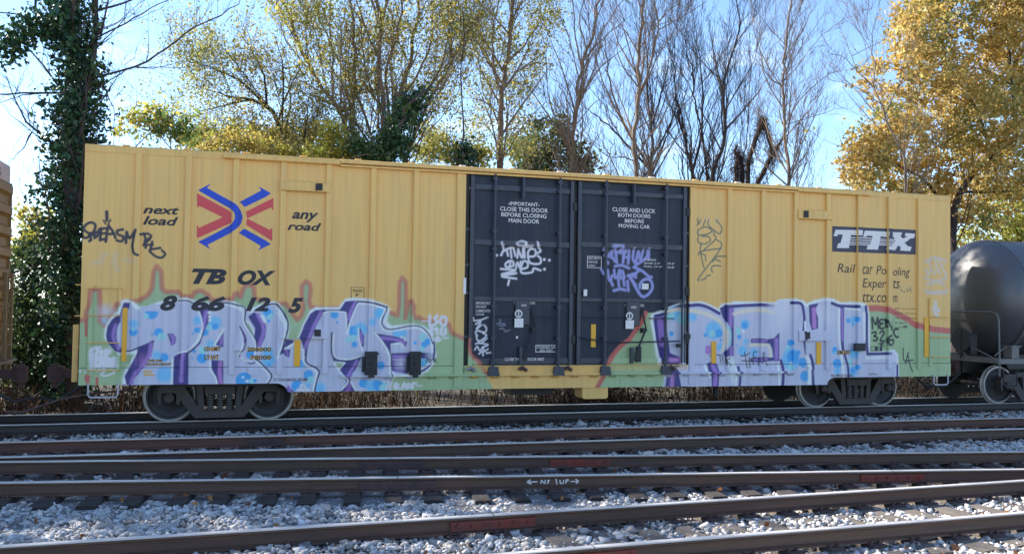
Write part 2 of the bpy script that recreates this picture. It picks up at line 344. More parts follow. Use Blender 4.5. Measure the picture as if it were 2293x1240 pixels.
def pur(f,pts,hl=None,hw=28,c=C_PUR,h=C_LIL,lim=None,edge=True):
    fill(f,pts,c,limit=lim,curve=False)
    if hl: stroke(f,hl,hw,h,soft=0.02,limit=lim)
def bub(f,lst,lim):
    for x,y,r,c in lst: blob(f,x,y,r,{'b':C_BLUE,'c':C_CY,'l':C_LB,'w':C_WHITE}[c],soft=0.035 if c=='l' else 0.009,a=.9 if c=='l' else 1,limit=lim)
L_=LL
bub('A',[(840,350,70,'b'),(780,382,30,'c'),(640,560,48,'b'),(640,470,50,'l'),(640,530,20,'c'),(920,565,50,'b'),(950,612,45,'c'),(980,840,48,'b'),(985,1030,90,'l'),(900,820,50,'l'),(850,585,14,'b')],L_)
fill('A',[(720,250),(960,250),(920,330),(720,330)],C_LAV,limit=L_,curve=False)
bub('B',[(210,430,50,'l'),(205,540,34,'b'),(290,565,42,'b'),(400,460,75,'l'),(340,510,34,'c'),(405,500,34,'b'),(260,850,58,'b'),(270,760,45,'c'),(350,690,40,'l'),(160,580,13,'b'),(175,775,20,'b'),(150,850,10,'b'),(725,1095,90,'b'),(815,1105,35,'c'),(760,1105,18,'w'),(715,1062,14,'w'),(850,1100,20,'b'),(990,350,62,'l'),(985,340,40,'b'),(1020,390,30,'c'),(1000,440,18,'b'),(800,810,50,'b'),(1000,870,75,'l'),(990,790,60,'l'),(1000,920,20,'b')],L_)
bub('C',[(640,320,44,'b'),(670,405,15,'b'),(850,500,58,'b'),(930,480,75,'l'),(850,580,40,'c'),(790,600,30,'c'),(860,650,34,'b'),(1060,400,42,'l'),(1140,310,60,'l'),(1150,290,45,'b'),(1155,880,45,'b'),(350,985,54,'b'),(375,1040,40,'c'),(220,1105,60,'b'),(480,1130,60,'l'),(330,1110,40,'l'),(960,1080,50,'b'),(1050,1110,70,'l'),(1110,1085,45,'b'),(1180,1100,35,'c'),(270,870,45,'l'),(275,850,30,'b')],L_)
bub('D',[(40,1110,55,'b'),(80,1130,40,'c'),(440,630,20,'b'),(250,530,55,'l'),(320,525,36,'l'),(530,570,45,'c'),(585,620,38,'b'),(545,650,34,'b'),(520,700,28,'c'),(530,840,42,'l'),(60,290,55,'l')],L_)
# 3-d shading of the letters
pur('A',[(470,370),(500,380),(500,440),(455,520),(445,620),(485,720),(505,745),(500,795),(430,770),(350,680),(332,600),(350,500),(400,420)],[(445,480),(415,600),(460,720),(490,760)],34,lim=L_)
pur('A',[(530,235),(605,235),(590,305),(512,320),(500,400),(480,400)],lim=L_)
stroke('A',[(480,765),(600,770),(690,735),(780,700),(860,660)],16,C_DK,limit=L_)
pur('A',[(865,655),(850,760),(800,880),(700,1020),(630,1080),(610,1180),(570,1180),(540,1050),(600,950),(680,800),(690,740),(780,700)],[(835,700),(800,850),(650,1040),(620,1130)],40,lim=L_)
blob('A',740,880,60,C_PINK,soft=0.08,a=.5,limit=L_)
pur('A',[(1015,580),(1080,578),(1115,630),(1100,690),(1058,716),(1040,650)],[(1060,600),(1085,640),(1070,690)],36,lim=L_)
pur('A',[(1088,832),(1160,800),(1250,768),(1250,1180),(1075,1180)],[(1195,800),(1180,950),(1170,1100)],40,lim=L_,h=C_PINK)
pur('B',[(-20,805),(92,772),(104,790),(86,850),(76,1030),(72,1180),(-20,1180)],[(50,800),(35,900),(30,1100)],40,lim=L_)
stroke('A',[(1075,860),(1068,1000),(1065,1140)],18,C_WHITE,limit=L_); stroke('B',[(-10,795),(60,775),(110,765),(180,690),(235,600),(262,520)],20,C_WHITE,limit=L_)
pur('B',[(335,260),(348,330),(332,450),(292,540),(240,690),(160,768),(112,797),(106,772),(186,712),(244,600),(266,520),(244,400),(220,330),(260,290)],[(305,340),(285,440),(272,520)],38,lim=L_)
stroke('B',[(190,270),(235,360),(262,470),(258,560),(215,670),(120,760)],16,C_WHITE,limit=L_)
pur('B',[(497,565),(497,732),(412,702)],[(480,620),(470,690)],30,lim=L_); stroke('B',[(505,520),(470,580),(400,700)],20,C_WHITE,limit=L_)
pur('B',[(362,868),(497,880),(497,1180),(440,1180),(418,1060),(368,970)],[(462,900),(455,1000),(470,1130)],38,lim=L_,h=C_PINK)
stroke('B',[(350,880),(355,980),(410,1070),(430,1150)],18,C_WHITE,limit=L_)
pur('B',[(690,520),(742,600),(748,660),(725,695),(708,600)],[(715,570),(730,640)],16,lim=L_)
stroke('B',[(680,500),(735,600),(747,670),(725,750),(672,815),(740,880),(810,912),(852,890),(868,858)],13,C_DK,limit=L_)
stroke('B',[(690,560),(715,660),(690,770),(660,820)],14,C_WHITE,limit=L_)
pur('B',[(840,340),(930,400),(972,500),(960,620),(912,722),(868,718),(838,620),(850,520),(800,440),(772,390)],[(880,370),(930,470),(942,560),(900,700)],36,lim=L_)
fill('B',[(755,450),(790,470),(835,560),(835,590),(790,540)],C_GREEN,limit=L_,curve=False); stroke('B',[(745,440),(790,470),(838,570)],14,C_WHITE,limit=L_)
for p in [(925,385),(935,400),(945,420),(955,440),(345,390),(345,430),(340,345)]: blob('B',p[0],p[1],18,C_WHITE,limit=L_)
for q in ([(0,212),(110,217),(190,262)],[(350,240),(520,235),(650,262),(740,300),(738,450),(830,610),(862,690),(868,760)],[(900,295),(1080,252),(1190,400),(1216,490),(1180,640),(1168,720)],[(878,870),(960,950),(1032,1040),(1000,1115),(960,1150)]): stroke('B',q,15,C_DK,limit=L_)
for q in ([(520,258),(640,290),(715,350),(725,460),(840,650),(850,760),(838,860)],[(1080,290),(1172,430),(1190,510),(1130,760),(1090,860)],[(850,880),(940,960),(1010,1050),(980,1120)],[(690,840),(740,880),(800,890)]): stroke('B',q,15,C_WHITE,soft=0.007,limit=L_)
pur('B',[(1190,690),(1170,800),(1120,805),(1150,740)],lim=L_)
pur('C',[(240,580),(300,440),(370,310),(430,268),(522,262),(500,320),(420,480),(350,650),(328,800),(305,770),(300,700),(268,600)],[(490,290),(400,470),(345,600),(315,690)],30,lim=L_)
pur('C',[(515,262),(700,262),(760,172),(860,160),(905,190),(850,300),(800,420),(782,520),(770,330),(758,297),(515,290)],[(865,190),(820,290),(795,370)],30,lim=L_)
pur('C',[(918,455),(970,560),(966,660),(945,702),(918,620)],[(935,520),(945,630)],24,lim=L_)
pur('C',[(612,790),(660,822),(780,832),(935,798),(872,930),(805,1010),(880,1180),(700,1180),(770,1060),(680,930),(636,860)],[(890,830),(830,930),(785,1000)],30,lim=L_)
stroke('C',[(800,1090),(790,1160)],50,C_PINK,a=.5,limit=L_,soft=0.03)
fill('C',[(632,842),(757,852),(690,926)],C_GREEN,limit=L_,curve=False); stroke('C',[(632,842),(757,852),(690,926),(632,842)],12,C_WHITE,curve=False,limit=L_)
pur('C',[(122,1100),(200,1180),(75,1180)],[(130,1130),(150,1170)],26,lim=L_)
pur('C',[(88,590),(190,600),(180,640),(95,690)],lim=L_); stroke('C',[(90,700),(190,640)],26,C_WHITE,limit=L_); pur('C',[(88,705),(150,705),(138,795),(82,770)],[(110,720),(120,770)],20,lim=L_)
pur('C',[(60,650),(88,600),(78,740),(25,765)],lim=L_)
for q in ([(610,520),(605,680),(632,792),(770,832),(930,797)],[(325,740),(330,850),(440,912),(470,960),(440,1060),(420,1170)],[(0,205),(100,335),(125,440),(92,575)],[(890,170),(1010,180),(1120,205),(1225,235)]): stroke('C',q,16,C_DK,limit=L_)
for q in ([(630,540),(625,700),(655,792),(770,815),(900,790),(950,730),(915,600),(905,470)],[(515,310),(545,288),(610,282),(745,292),(768,330),(778,540)],[(790,530),(815,400),(890,220),(930,200),(1080,212),(1200,262),(1180,320)],[(1090,520),(1190,640),(1245,770)],[(640,870),(740,1000),(790,1055),(720,1150)],[(820,1060),(850,1120),(880,1165)],[(260,700),(300,720),(300,850),(420,930),(440,980),(400,1160)],[(0,300),(90,460),(60,640),(0,800)]): stroke('C',q,15,C_WHITE,soft=0.007,limit=L_)
pur('D',[(10,525),(200,556),(300,578),(355,620),(345,668),(308,668),(280,622),(170,642),(176,770),(160,772),(110,650),(60,580)],[(60,575),(200,590),(310,620),(330,650)],30,lim=L_)
pur('D',[(180,745),(640,738),(652,770),(600,800),(180,812)],[(190,782),(340,782)],30,lim=L_)
pur('D',[(180,822),(362,832),(365,975),(230,952),(188,945)],None,lim=L_); blob('D',270,880,60,C_LIL,soft=0.12,limit=L_); blob('D',290,865,40,C_WHITE,soft=0.1,a=.8,limit=L_)
fill('D',[(495,820),(590,812),(560,880),(495,900)],C_LB,limit=L_,curve=False); blob('D',620,760,35,C_LAV,soft=0.08,limit=L_)
stroke('D',[(655,620),(658,720),(645,810),(585,900),(500,955),(440,975)],20,C_PUR,limit=L_); stroke('D',[(610,560),(628,660),(632,740)],15,C_WHITE,limit=L_); stroke('D',[(640,830),(570,890),(495,925)],15,C_WHITE,limit=L_)
for q in ([(0,190),(130,242),(90,340),(80,430),(160,482),(400,442),(520,460),(600,540),(640,640)],[(182,770),(182,1000),(150,1090),(135,1180)]): stroke('D',q,12,C_DK,limit=L_)
for q in ([(10,225),(105,262),(60,370),(70,450),(150,500),(380,470),(480,470),(570,530)],[(20,545),(145,725),(163,870),(160,1010),(125,1150)],[(190,645),(290,640),(315,690)],[(190,950),(240,1000),(460,1000)]): stroke('D',q,16,C_WHITE,soft=0.007,limit=L_)
for p in [(290,570),(320,580),(335,600)]: blob('D',p[0],p[1],12,C_WHITE,limit=L_)
# right piece
silR=P2('E',[(405,1180),(430,1020),(410,960),(370,900),(340,720),(310,520),(285,400),(290,322),(350,290),(440,258),(490,235),(600,190),(640,200),(690,158),(720,180),(850,170),(950,210),(1030,255),(1070,200),(1110,188),(1190,200)])+P2('F',[(20,190),(120,170),(400,175),(560,185),(620,150),(770,140),(890,160),(922,195),(1000,160),(1130,130)])+P2('G',[(0,130),(130,140),(210,182),(330,175),(480,190),(520,240),(535,400),(540,640),(545,728),(740,715),(800,700),(850,760),(862,1120)])
LR=piece(silR,2); R_=LR
bub('E',[(560,300,80,'l'),(640,370,60,'c'),(745,340,50,'l'),(980,490,95,'l'),(1040,525,44,'b'),(890,545,21,'b'),(970,530,34,'c'),(1060,600,15,'b'),(1060,680,45,'l'),(520,530,26,'b'),(500,320,60,'c')],R_)
bub('F',[(240,420,50,'l'),(235,440,36,'b'),(220,500,18,'w'),(170,500,35,'c'),(175,565,24,'b'),(250,615,30,'l'),(150,660,10,'b'),(215,720,55,'l'),(340,740,50,'l'),(740,630,35,'b'),(720,700,35,'c'),(750,810,105,'l'),(770,790,70,'b'),(830,740,28,'b'),(880,850,50,'b'),(740,900,35,'c'),(750,850,14,'w'),(900,1000,55,'b'),(1230,720,25,'b'),(1240,860,30,'b')],R_)
bub('G',[(295,385,25,'b'),(350,380,42,'l'),(390,370,26,'b'),(345,430,14,'b'),(150,720,40,'l'),(145,700,24,'b'),(170,860,50,'b'),(170,940,40,'l'),(350,750,52,'l'),(310,850,35,'c'),(350,945,55,'l'),(340,940,30,'b'),(390,900,25,'b')],R_)
stroke('E',[(340,335),(440,310),(600,232),(720,216),(830,212),(930,242),(1045,305)],32,C_PUR,limit=R_)
stroke('E',[(480,280),(600,260),(720,275),(830,290),(960,335),(1060,400),(1110,500),(1110,600),(1080,720)],36,C_CREAM,soft=.02,limit=R_)
pur('E',[(320,370),(445,335),(462,450),(484,600),(505,745),(605,785),(605,880),(560,905),(590,960),(635,1180),(435,1180),(455,1010),(425,900),(382,760),(350,600)],[(395,380),(405,500),(415,640)],62,lim=R_)
stroke('E',[(500,820),(590,820)],40,C_PINK,limit=R_,soft=.03); stroke('E',[(520,1000),(515,1110)],40,C_PINK,limit=R_,soft=.03)
pur('E',[(1048,245),(1120,212),(1205,208),(1205,775),(1108,785),(1085,745),(1140,680),(1172,580),(1150,460),(1080,340)],[(1168,255),(1162,440)],56,lim=R_); stroke('E',[(1172,690),(1172,760)],50,C_LIL,limit=R_,soft=.03)
stroke('E',[(1130,460),(1160,540),(1145,650)],26,C_CY,soft=.02,limit=R_)
pur('E',[(890,665),(948,662),(950,752),(890,746)],[(920,690),(925,740)],40,c=C_LIL,h=C_PINK,lim=R_)
pur('E',[(905,862),(960,838),(1012,860),(1044,950),(1030,1180),(960,1180),(955,1020),(925,950)],[(970,880),(1000,960),(995,1100)],44,lim=R_)
stroke('E',[(880,880),(910,960),(940,1010)],26,C_WHITE,limit=R_); fill('E',[(1110,800),(1200,790),(1225,970),(1200,1100),(1140,940)],C_WHITE,a=.6,limit=R_)
stroke('F',[(20,225),(60,228),(110,225),(400,210),(560,222)],30,C_PUR,limit=R_); stroke('F',[(120,310),(200,285),(400,268),(560,295)],36,C_CREAM,soft=.02,limit=R_)
blob('F',650,250,130,pl(206,216,238),soft=0.16,limit=R_); blob('F',620,450,90,pl(206,216,238),soft=0.16,limit=R_,a=.7); blob('F',1110,330,110,pl(206,216,238),soft=0.16,limit=R_)
pur('F',[(305,585),(410,580),(480,590),(560,580),(622,515),(622,832),(560,832),(540,700),(515,640),(410,632),(305,632)],[(330,608),(480,606)],20,lim=R_); stroke('F',[(590,600),(590,800)],44,C_LIL,soft=.03,limit=R_)
pur('F',[(300,800),(400,790),(560,790),(560,830),(400,846),(300,846)],[(330,822),(480,812)],20,lim=R_)
stroke('F',[(300,655),(480,655),(518,700),(520,780)],28,C_CREAM,limit=R_)
stroke('F',[(750,186),(860,196),(890,280),(898,380),(890,520)],28,C_PUR,limit=R_)
pur('F',[(948,210),(1060,190),(1018,260),(1052,350),(1052,470),(980,492),(955,400)],[(1005,260),(1010,450)],44,lim=R_,h=C_PINK)
stroke('F',[(160,900),(182,1010),(172,1140)],26,C_PUR,limit=R_); stroke('F',[(640,830),(662,960),(652,1140)],30,C_PUR,limit=R_)
stroke('F',[(895,590),(910,760)],24,C_PUR,limit=R_,taper=(1.2,.4)); stroke('F',[(965,770),(990,850),(985,960),(1000,1140)],30,C_PUR,limit=R_)
stroke('F',[(930,790),(950,860),(955,1000),(945,1140)],36,C_WHITE,limit=R_,soft=.02); stroke('F',[(905,400),(915,560)],20,C_WHITE,limit=R_); stroke('F',[(110,850),(140,960),(130,1130)],20,C_WHITE,limit=R_); stroke('F',[(600,880),(620,1000),(615,1130)],20,C_WHITE,limit=R_)
stroke('G',[(115,192),(210,222),(400,228)],30,C_PUR,limit=R_); pur('G',[(203,235),(248,235),(246,650),(254,720),(215,720),(210,600)],[(225,260),(228,600)],22,lim=R_)
stroke('G',[(250,750),(288,900),(295,1120)],24,C_PUR,limit=R_); stroke('G',[(196,260),(195,560),(230,860),(255,1120)],22,C_WHITE,limit=R_); stroke('G',[(262,250),(400,262)],16,C_WHITE,limit=R_)
stroke('G',[(490,230),(502,330),(500,620),(510,756),(750,748)],28,C_PUR,limit=R_,curve=False); stroke('G',[(470,300),(475,600)],22,C_WHITE,limit=R_,soft=.02); stroke('G',[(500,800),(720,790)],26,C_WHITE,limit=R_,soft=.03)
stroke('G',[(836,880),(836,1120)],22,C_PUR,limit=R_); blob('G',790,800,50,pl(210,220,246),soft=0.1,limit=R_); stroke('G',[(860,800),(864,1120)],14,C_WHITE,limit=R_)
# 2 tags: marker and fat-cap lines
def tagl(f,w,c,lines,**k):
    for l in lines: stroke(f,l,w,c,**k)
tagl('X',22,C_INK,[[(165,825),(110,850),(88,810),(110,750),(160,722),(195,745),(180,800),(140,810),(95,775)],[(140,810),(160,860),(145,875)],[(185,800),(190,850)],[(190,810),(230,795),(205,840)],[(240,770),(235,870)],[(225,780),(280,770)],[(235,815),(275,810)],[(235,865),(285,855)],[(305,750),(290,800),(280,880)],[(305,750),(340,800),(360,850)],[(285,820),(340,815)],[(420,780),(375,790),(380,820),(425,840),(410,875),(370,870)],[(450,800),(445,890)],[(450,800),(475,850),(525,785)],[(525,785),(500,900),(510,970),(545,990)]])
stroke('X',[(288,635),(290,705)],26,C_INK); tagl('X',14,C_INK,[[(262,705),(280,735)],[(320,700),(300,738)]])
tagl('X',20,C_INK,[[(590,810),(605,860),(590,910)],[(565,820),(625,815),(650,840),(600,870)],[(640,860),(600,900),(665,905)],[(605,930),(610,870)],[(660,880),(640,960)],[(725,930),(640,950),(690,1000),(740,1008),(765,980),(740,950)]])
C_DUST=pl(190,194,196); tagl('X',22,C_DUST,[[(180,1050),(250,1040)],[(360,980),(350,1060),(380,1110)],[(440,1030),(500,1040)],[(250,1000),(290,980)]],a=.45,soft=.05)
C_OLV=pl(112,116,96); tagl('J',14,C_OLV,[[(225,400),(200,450),(215,480),(205,520)],[(250,440),(225,500)],[(315,420),(270,520)],[(470,600),(440,610),(340,530),(325,480),(360,455),(430,480),(480,550),(460,610)],[(395,580),(390,620),(410,670),(280,790)],[(215,560),(215,620),(300,620),(370,580),(300,535),(230,560)],[(215,640),(215,700),(280,725),(350,690),(330,645),(260,640)],[(245,730),(240,810),(280,990)],[(215,850),(240,810),(380,785),(470,775)],[(240,830),(290,850),(300,910)],[(410,670),(470,760),(230,1090),(225,1130)],[(525,860),(410,865),(410,890),(460,920)],[(370,920),(400,900)],[(465,970),(390,965),(360,1000),(375,1040)],[(250,1125),(290,1110),(320,1075),(350,1072)]])
C_WT=pl(214,222,238)
tagl('A',40,C_WT,[[(170,870),(175,760),(240,740),(230,800),(180,810),(250,850)],[(285,770),(280,840)],[(330,850),(335,765),(375,775),(340,810)],[(180,960),(180,860),(230,870),(200,910),(240,930),(190,960)],[(260,950),(290,860),(310,950)],[(320,870),(370,860)],[(345,870),(350,940)],[(380,870),(385,940),(410,940)],[(440,850),(415,860),(420,935),(450,930)],[(415,895),(440,890)]],soft=.014)
tagl('A',20,C_WT,[[(265,725),(275,730)],[(230,990),(330,985),(280,1030),(330,1045),(430,1010),(420,985)],[(50,990),(52,1000)],[(100,990),(105,1005)],[(165,995),(170,1000)]])
tagl('D',30,C_WT,[[(605,330),(610,440),(650,440)],[(690,330),(660,360),(690,400),(650,430)],[(740,340),(720,400),(770,440),(790,360),(740,340)],[(620,470),(640,540)],[(680,470),(690,530)],[(640,480),(690,480)],[(740,470),(730,530),(780,530),(780,480)],[(700,570),(670,590),(690,610),(720,595)]],soft=.012)
tagl('D',14,C_WT,[[(520,390),(590,390)],[(750,575),(815,575)]])
tagl('D',26,C_WT,[[(215,1130),(225,1080),(260,1100),(225,1130),(270,1135)],[(300,1140),(320,1080),(345,1135)],[(360,1135),(365,1085),(395,1100),(370,1110),(400,1130)],[(415,1130),(420,1080),(450,1080)],[(175,1070),(155,1140)]]); tagl('D',12,C_WT,[[(455,1105),(520,1105)]])
tagl('C',26,C_WT,[[(260,1150),(270,1100),(310,1110),(300,1160)],[(230,1150),(350,1150)]]) 
C_TAG=pl(40,50,56); tagl('G',19,C_TAG,[[(565,475),(560,350),(600,430),(620,350),(630,470)],[(690,375),(650,375),(645,410),(680,415),(650,430),(655,475),(695,465)],[(715,455),(710,370),(775,500),(780,380)],[(560,520),(600,510),(600,545),(580,555),(620,580),(600,610),(575,600)],[(645,520),(680,500),(690,530),(650,605),(700,610)],[(770,545),(730,570),(735,650),(790,640),(790,595),(745,600)],[(850,480),(815,480),(800,520),(830,570),(850,560)]])
tagl('G',12,C_TAG,[[(630,640),(690,635),(650,655),(690,665)],[(905,690),(915,825),(1015,822)],[(960,740),(930,860)],[(955,745),(975,870),(1005,950)],[(910,448),(950,450)]])
tagl('F',10,C_TAG,[[(235,735),(260,910)],[(290,790),(290,905)],[(205,830),(330,830)],[(195,775),(260,765),(290,740)],[(330,870),(335,740),(370,730)],[(330,800),(360,790)],[(385,800),(390,880)],[(420,860),(425,740),(450,770),(425,800),(490,880)]])
tagl('E',9,C_TAG,[[(1050,770),(1060,850)],[(1010,760),(1070,770)],[(1080,770),(1085,850)],[(1110,790),(1120,880)],[(1150,800),(1115,830),(1170,890)],[(940,780),(1010,785)]])
tagl('Y',30,pl(206,206,206),[[(1215,110),(1225,200)],[(1195,190),(1215,160),(1250,200)],[(1210,225),(1240,250)]],a=.9)
tagl('Z',26,pl(196,194,196),[[(1300,860),(1400,810),(1540,850)],[(1350,850),(1360,910)],[(1420,820),(1430,910)],[(1470,830),(1480,900),(1510,900)],[(1310,950),(1340,1000),(1370,940)],[(1400,960),(1410,1000)],[(1440,940),(1470,1000)],[(1500,940),(1540,1000),(1520,1050)],[(1300,1040),(1400,1080),(1540,1060)],[(1320,1120),(1400,1110)],[(1440,1090),(1530,1130)],[(1300,1190),(1400,1210),(1560,1190)],[(1330,1220),(1540,1225)]],a=.7,soft=.025)
tagl('Z',10,pl(150,128,90),[[(1060,1130),(1010,1150),(1040,1200),(1080,1200)],[(1090,1160),(1100,1200),(1130,1170),(1140,1210)]])
# tags on the doors
C_DT=pl(210,218,236)
tagl('H',20,C_DT,[[(470,790),(500,860),(485,900)],[(485,890),(560,850),(600,850)],[(530,870),(545,930)],[(570,860),(580,950)],[(600,850),(620,930)],[(650,860),(640,950)],[(650,870),(690,950),(700,850)],[(710,850),(715,950)],[(700,840),(790,835)],[(755,940),(820,930),(825,870),(780,860),(750,900),(770,1000),(870,1010),(880,960),(850,930)],[(845,790),(850,830),(880,880),(840,905)],[(680,780),(630,800),(650,825),(710,820),(730,795),(690,778)],[(560,985),(520,1010),(530,1045),(600,1030),(590,985),(545,985)],[(570,990),(560,1050)],[(625,1060),(640,1000),(665,1050)],[(675,990),(670,1060),(740,1050),(745,1000),(700,990),(680,1100),(790,1100),(810,1060),(880,1080)],[(470,1065),(620,1080),(480,1120),(630,1110),(480,1140),(630,1165)],[(555,1180),(545,1230)]])
for p in [(427,925),(475,920),(918,968),(970,975),(920,1068)]: blob('H',p[0],p[1],15,C_DT)
C_DL=pl(146,156,222)
tagl('I',26,C_DL,[[(350,840),(355,910)],[(440,870),(380,920),(410,920),(440,870),(430,940)],[(390,980),(395,1000)],[(450,940),(470,980)],[(440,820),(530,810),(550,840),(500,880),(480,900)],[(470,840),(490,990)],[(530,890),(560,860),(555,990)],[(590,860),(560,930),(620,930)],[(620,860),(610,1000)],[(670,850),(660,950),(690,1000)],[(690,1000),(720,870),(740,960),(770,860)],[(820,860),(800,940),(690,1020)],[(830,860),(830,950)],[(670,1040),(760,1080),(830,1140),(860,1145)],[(470,1030),(540,1020),(620,1050)],[(320,1060),(350,1110)],[(390,1070),(410,1180),(440,1130)],[(460,1070),(470,1150),(500,1130),(520,1070),(530,1160)],[(550,1080),(570,1150)],[(610,1130),(680,1110),(690,1150)],[(640,1150),(720,1080)],[(610,1130),(690,1230)]],soft=.012)
tagl('V',24,C_DL,[[(380,20),(390,60),(400,80)],[(450,0),(460,90)],[(500,10),(510,80)],[(410,130),(470,115),(520,125)],[(540,40),(550,130)],[(570,0),(620,100),(680,185),(740,165),(780,100),(760,30),(700,25),(660,70),(660,105)]],soft=.012)
tagl('W',18,C_DT,[[(110,380),(120,420)],[(120,420),(200,410),(290,375)],[(140,460),(200,430),(150,520),(210,470)],[(240,470),(270,510),(250,560),(160,540),(140,570),(160,600)],[(230,570),(270,600),(200,660),(160,650),(150,610)],[(280,630),(200,690),(170,660)],[(140,700),(180,690),(290,710),(220,740)],[(130,770),(160,730),(190,780),(230,740),(240,790),(290,760)],[(180,820),(220,790),(230,840)],[(270,810),(320,805)]])
tagl('W',9,pl(150,160,190),[[(390,460),(450,450),(500,470),(420,480)],[(440,400),(430,440)],[(430,520),(470,510)],[(480,520),(500,550),(550,530)]],a=.8)
def sample(x,z):
    fx=np.clip(np.asarray(x)/CR,0,NXC-1.001); fz=np.clip((np.asarray(z)-CZ0)/CR,0,NZC-1.001)
    i=fx.astype(int); k=fz.astype(int); a=(fx-i)[:,None]; b=(fz-k)[:,None]
    # colours weighted by cover, so that thin lines keep their colour
    acc=0; cov=0
    for dk,di,w in ((0,0,(1-a)*(1-b)),(0,1,a*(1-b)),(1,0,(1-a)*b),(1,1,a*b)):
        s=canvas[k+dk,i+di]; acc=acc+s[:,:3]*s[:,3:]*w; cov=cov+s[:,3:]*w
    out=np.concatenate([np.where(cov>1e-4,acc/np.maximum(cov,1e-4),0.5),cov],1)
    return np.where((np.asarray(z)<CZ0+NZC*CR)[:,None],out,out*[1,1,1,0])
STEP=0.0125
def frange(a,b,st=STEP): return np.linspace(a,b,max(2,int(round((b-a)/st))+1))
def pgrid(name,cols_,rows,m,parent,zfun=None):     # cols_: (x,y) pairs; rows: heights (or 0..1 with zfun)
    cx=np.array([c[0] for c in cols_]); cy=np.array([c[1] for c in cols_]); rz=np.asarray(rows)
    nx,nz=len(cx),len(rz)
    X=np.tile(cx,nz); Y=np.tile(cy,nz); Z=np.repeat(rz,nx) if zfun is None else (zfun[0](X)+(zfun[1]-zfun[0](X))*np.repeat(rz,nx))
    i,k=np.meshgrid(np.arange(nx-1),np.arange(nz-1)); a=(k*nx+i).ravel()
    return arr_mesh(name,np.stack([X,Y,Z],1),np.stack([a,a+1,a+nx+1,a+nx],1),m,parent,colr=sample(X,Z))

# ================================================================= the setting: ground and ballast bed
GZ=-0.42                                   # level of the soil beside the tracks
def sheet(name,x0,x1,y0,y1,z,m,k='structure'):
    mb=MB(); mb.add([(x0,y0,z),(x1,y0,z),(x1,y1,z),(x0,y1,z)],[(0,1,2,3)]); return kind(mb.build(name,m),k)
sheet('ground',-700,700,-700,900,GZ,M['ground'])
sheet('unseen_bounce_lot',-90,110,-120,-13.2,GZ+0.05,M['bounce_lot'])  # unseen pale ground behind the camera, added to bounce sun onto the boxcar
BEDZ=-0.245
mb=MB(); prof=[(-13.4,GZ+0.004),(-12.0,BEDZ),(3.3,BEDZ),(4.1,GZ+0.004)]
for a,b in zip(prof[:-1],prof[1:]): mb.add([(-70,a[0],a[1]),(110,a[0],a[1]),(110,b[0],b[1]),(-70,b[0],b[1])],[(0,1,2,3)])
kind(mb.build('ballast_bed',M['bed']),'structure')

# ================================================================= railway tracks
def rail_profile():
    h=[(0.037,0),(0.037,-0.034),(0.012,-0.046),(0.0085,-0.09),(0.014,-0.138),(0.068,-0.158),(0.07,-0.172)]
    return h+[(-a,b) for a,b in h[::-1]]
def line(c,s):                            # y on a line that passes (8, c) with slope s
    return lambda x: c+s*(x-8.0)
def make_track(label,rails,slope,rail_mats,xr,ties,tie_mat,skip=None,seed=0,group=None):
    rnd=random.Random(seed); ang=math.atan(slope); ca,sa=math.cos(ang),math.sin(ang)
    mid=sum(rails)/2; org=(8.0,mid,0.0)
    t=tag(empty('railway_track',org),label,'railway track'); t.rotation_euler=(0,0,ang)
    robj=[]
    for r,mt,(xa,xb) in zip(rails,rail_mats,xr):
        pr=rail_profile(); n=len(pr); off=(r-mid)*ca
        ks=[xa+ (xb-xa)*i/40 for i in range(41)]
        V=[];F=[]
        for x in ks:
            w=0.004*math.sin(x*1.7+r)+0.003*math.sin(x*4.1)
            V+=[((x-8)/ca,off+a,b+w*0.6) for a,b in pr]
        for i in range(len(ks)-1):
            for j in range(n): F.append((i*n+j,i*n+(j+1)%n,(i+1)*n+(j+1)%n,(i+1)*n+j))
        F+=[tuple(range(n)),tuple(range((len(ks)-1)*n,len(ks)*n))[::-1]]
        mb=MB(); mb.add(V,F); robj.append((mb.build('rail',mt,t,smooth=True),off))
    # ties share a few meshes
    tmesh=[]
    for k in range(5):
        mb=MB(); w=0.115+rnd.uniform(-.012,.012); l=1.3+rnd.uniform(-.06,.06); c=.012
        mb.prism([(-w,-.36),(w,-.36),(w,-.20-c),(w-c,-.198),(-w+c,-.199-rnd.uniform(0,.01)),(-w,-.20-c)],-l,l)
        o=mb.build('cross_tie',tie_mat,t); tmesh.append(o.data); bpy.data.objects.remove(o)
    mb=MB(); mb.box(-.09,.09,-.17,.17,-.20,-.178)
    for sx in (-1,1):
        for sy in (-1,1): mb.box(sx*.05-.012,sx*.05+.012,sy*.085-.015,sy*.085+.015,-.178,-.145)
    po=mb.build('tie_plate',M['rust'],t); pm=po.data; bpy.data.objects.remove(po)
    x=ties[0]
    while x<ties[1]:
        u=(x-8)/ca+rnd.uniform(-.03,.03)
        ti=link('cross_tie',rnd.choice(tmesh),t,(u,rnd.uniform(-.05,.05),rnd.uniform(-.006,.004))); ti.rotation_euler=(0,0,rnd.uniform(-.03,.03))
        for _,off in robj:
            p=link('tie_plate',pm,ti,(0,off-ti.location[1],0))
        x+=0.52
    return t,robj
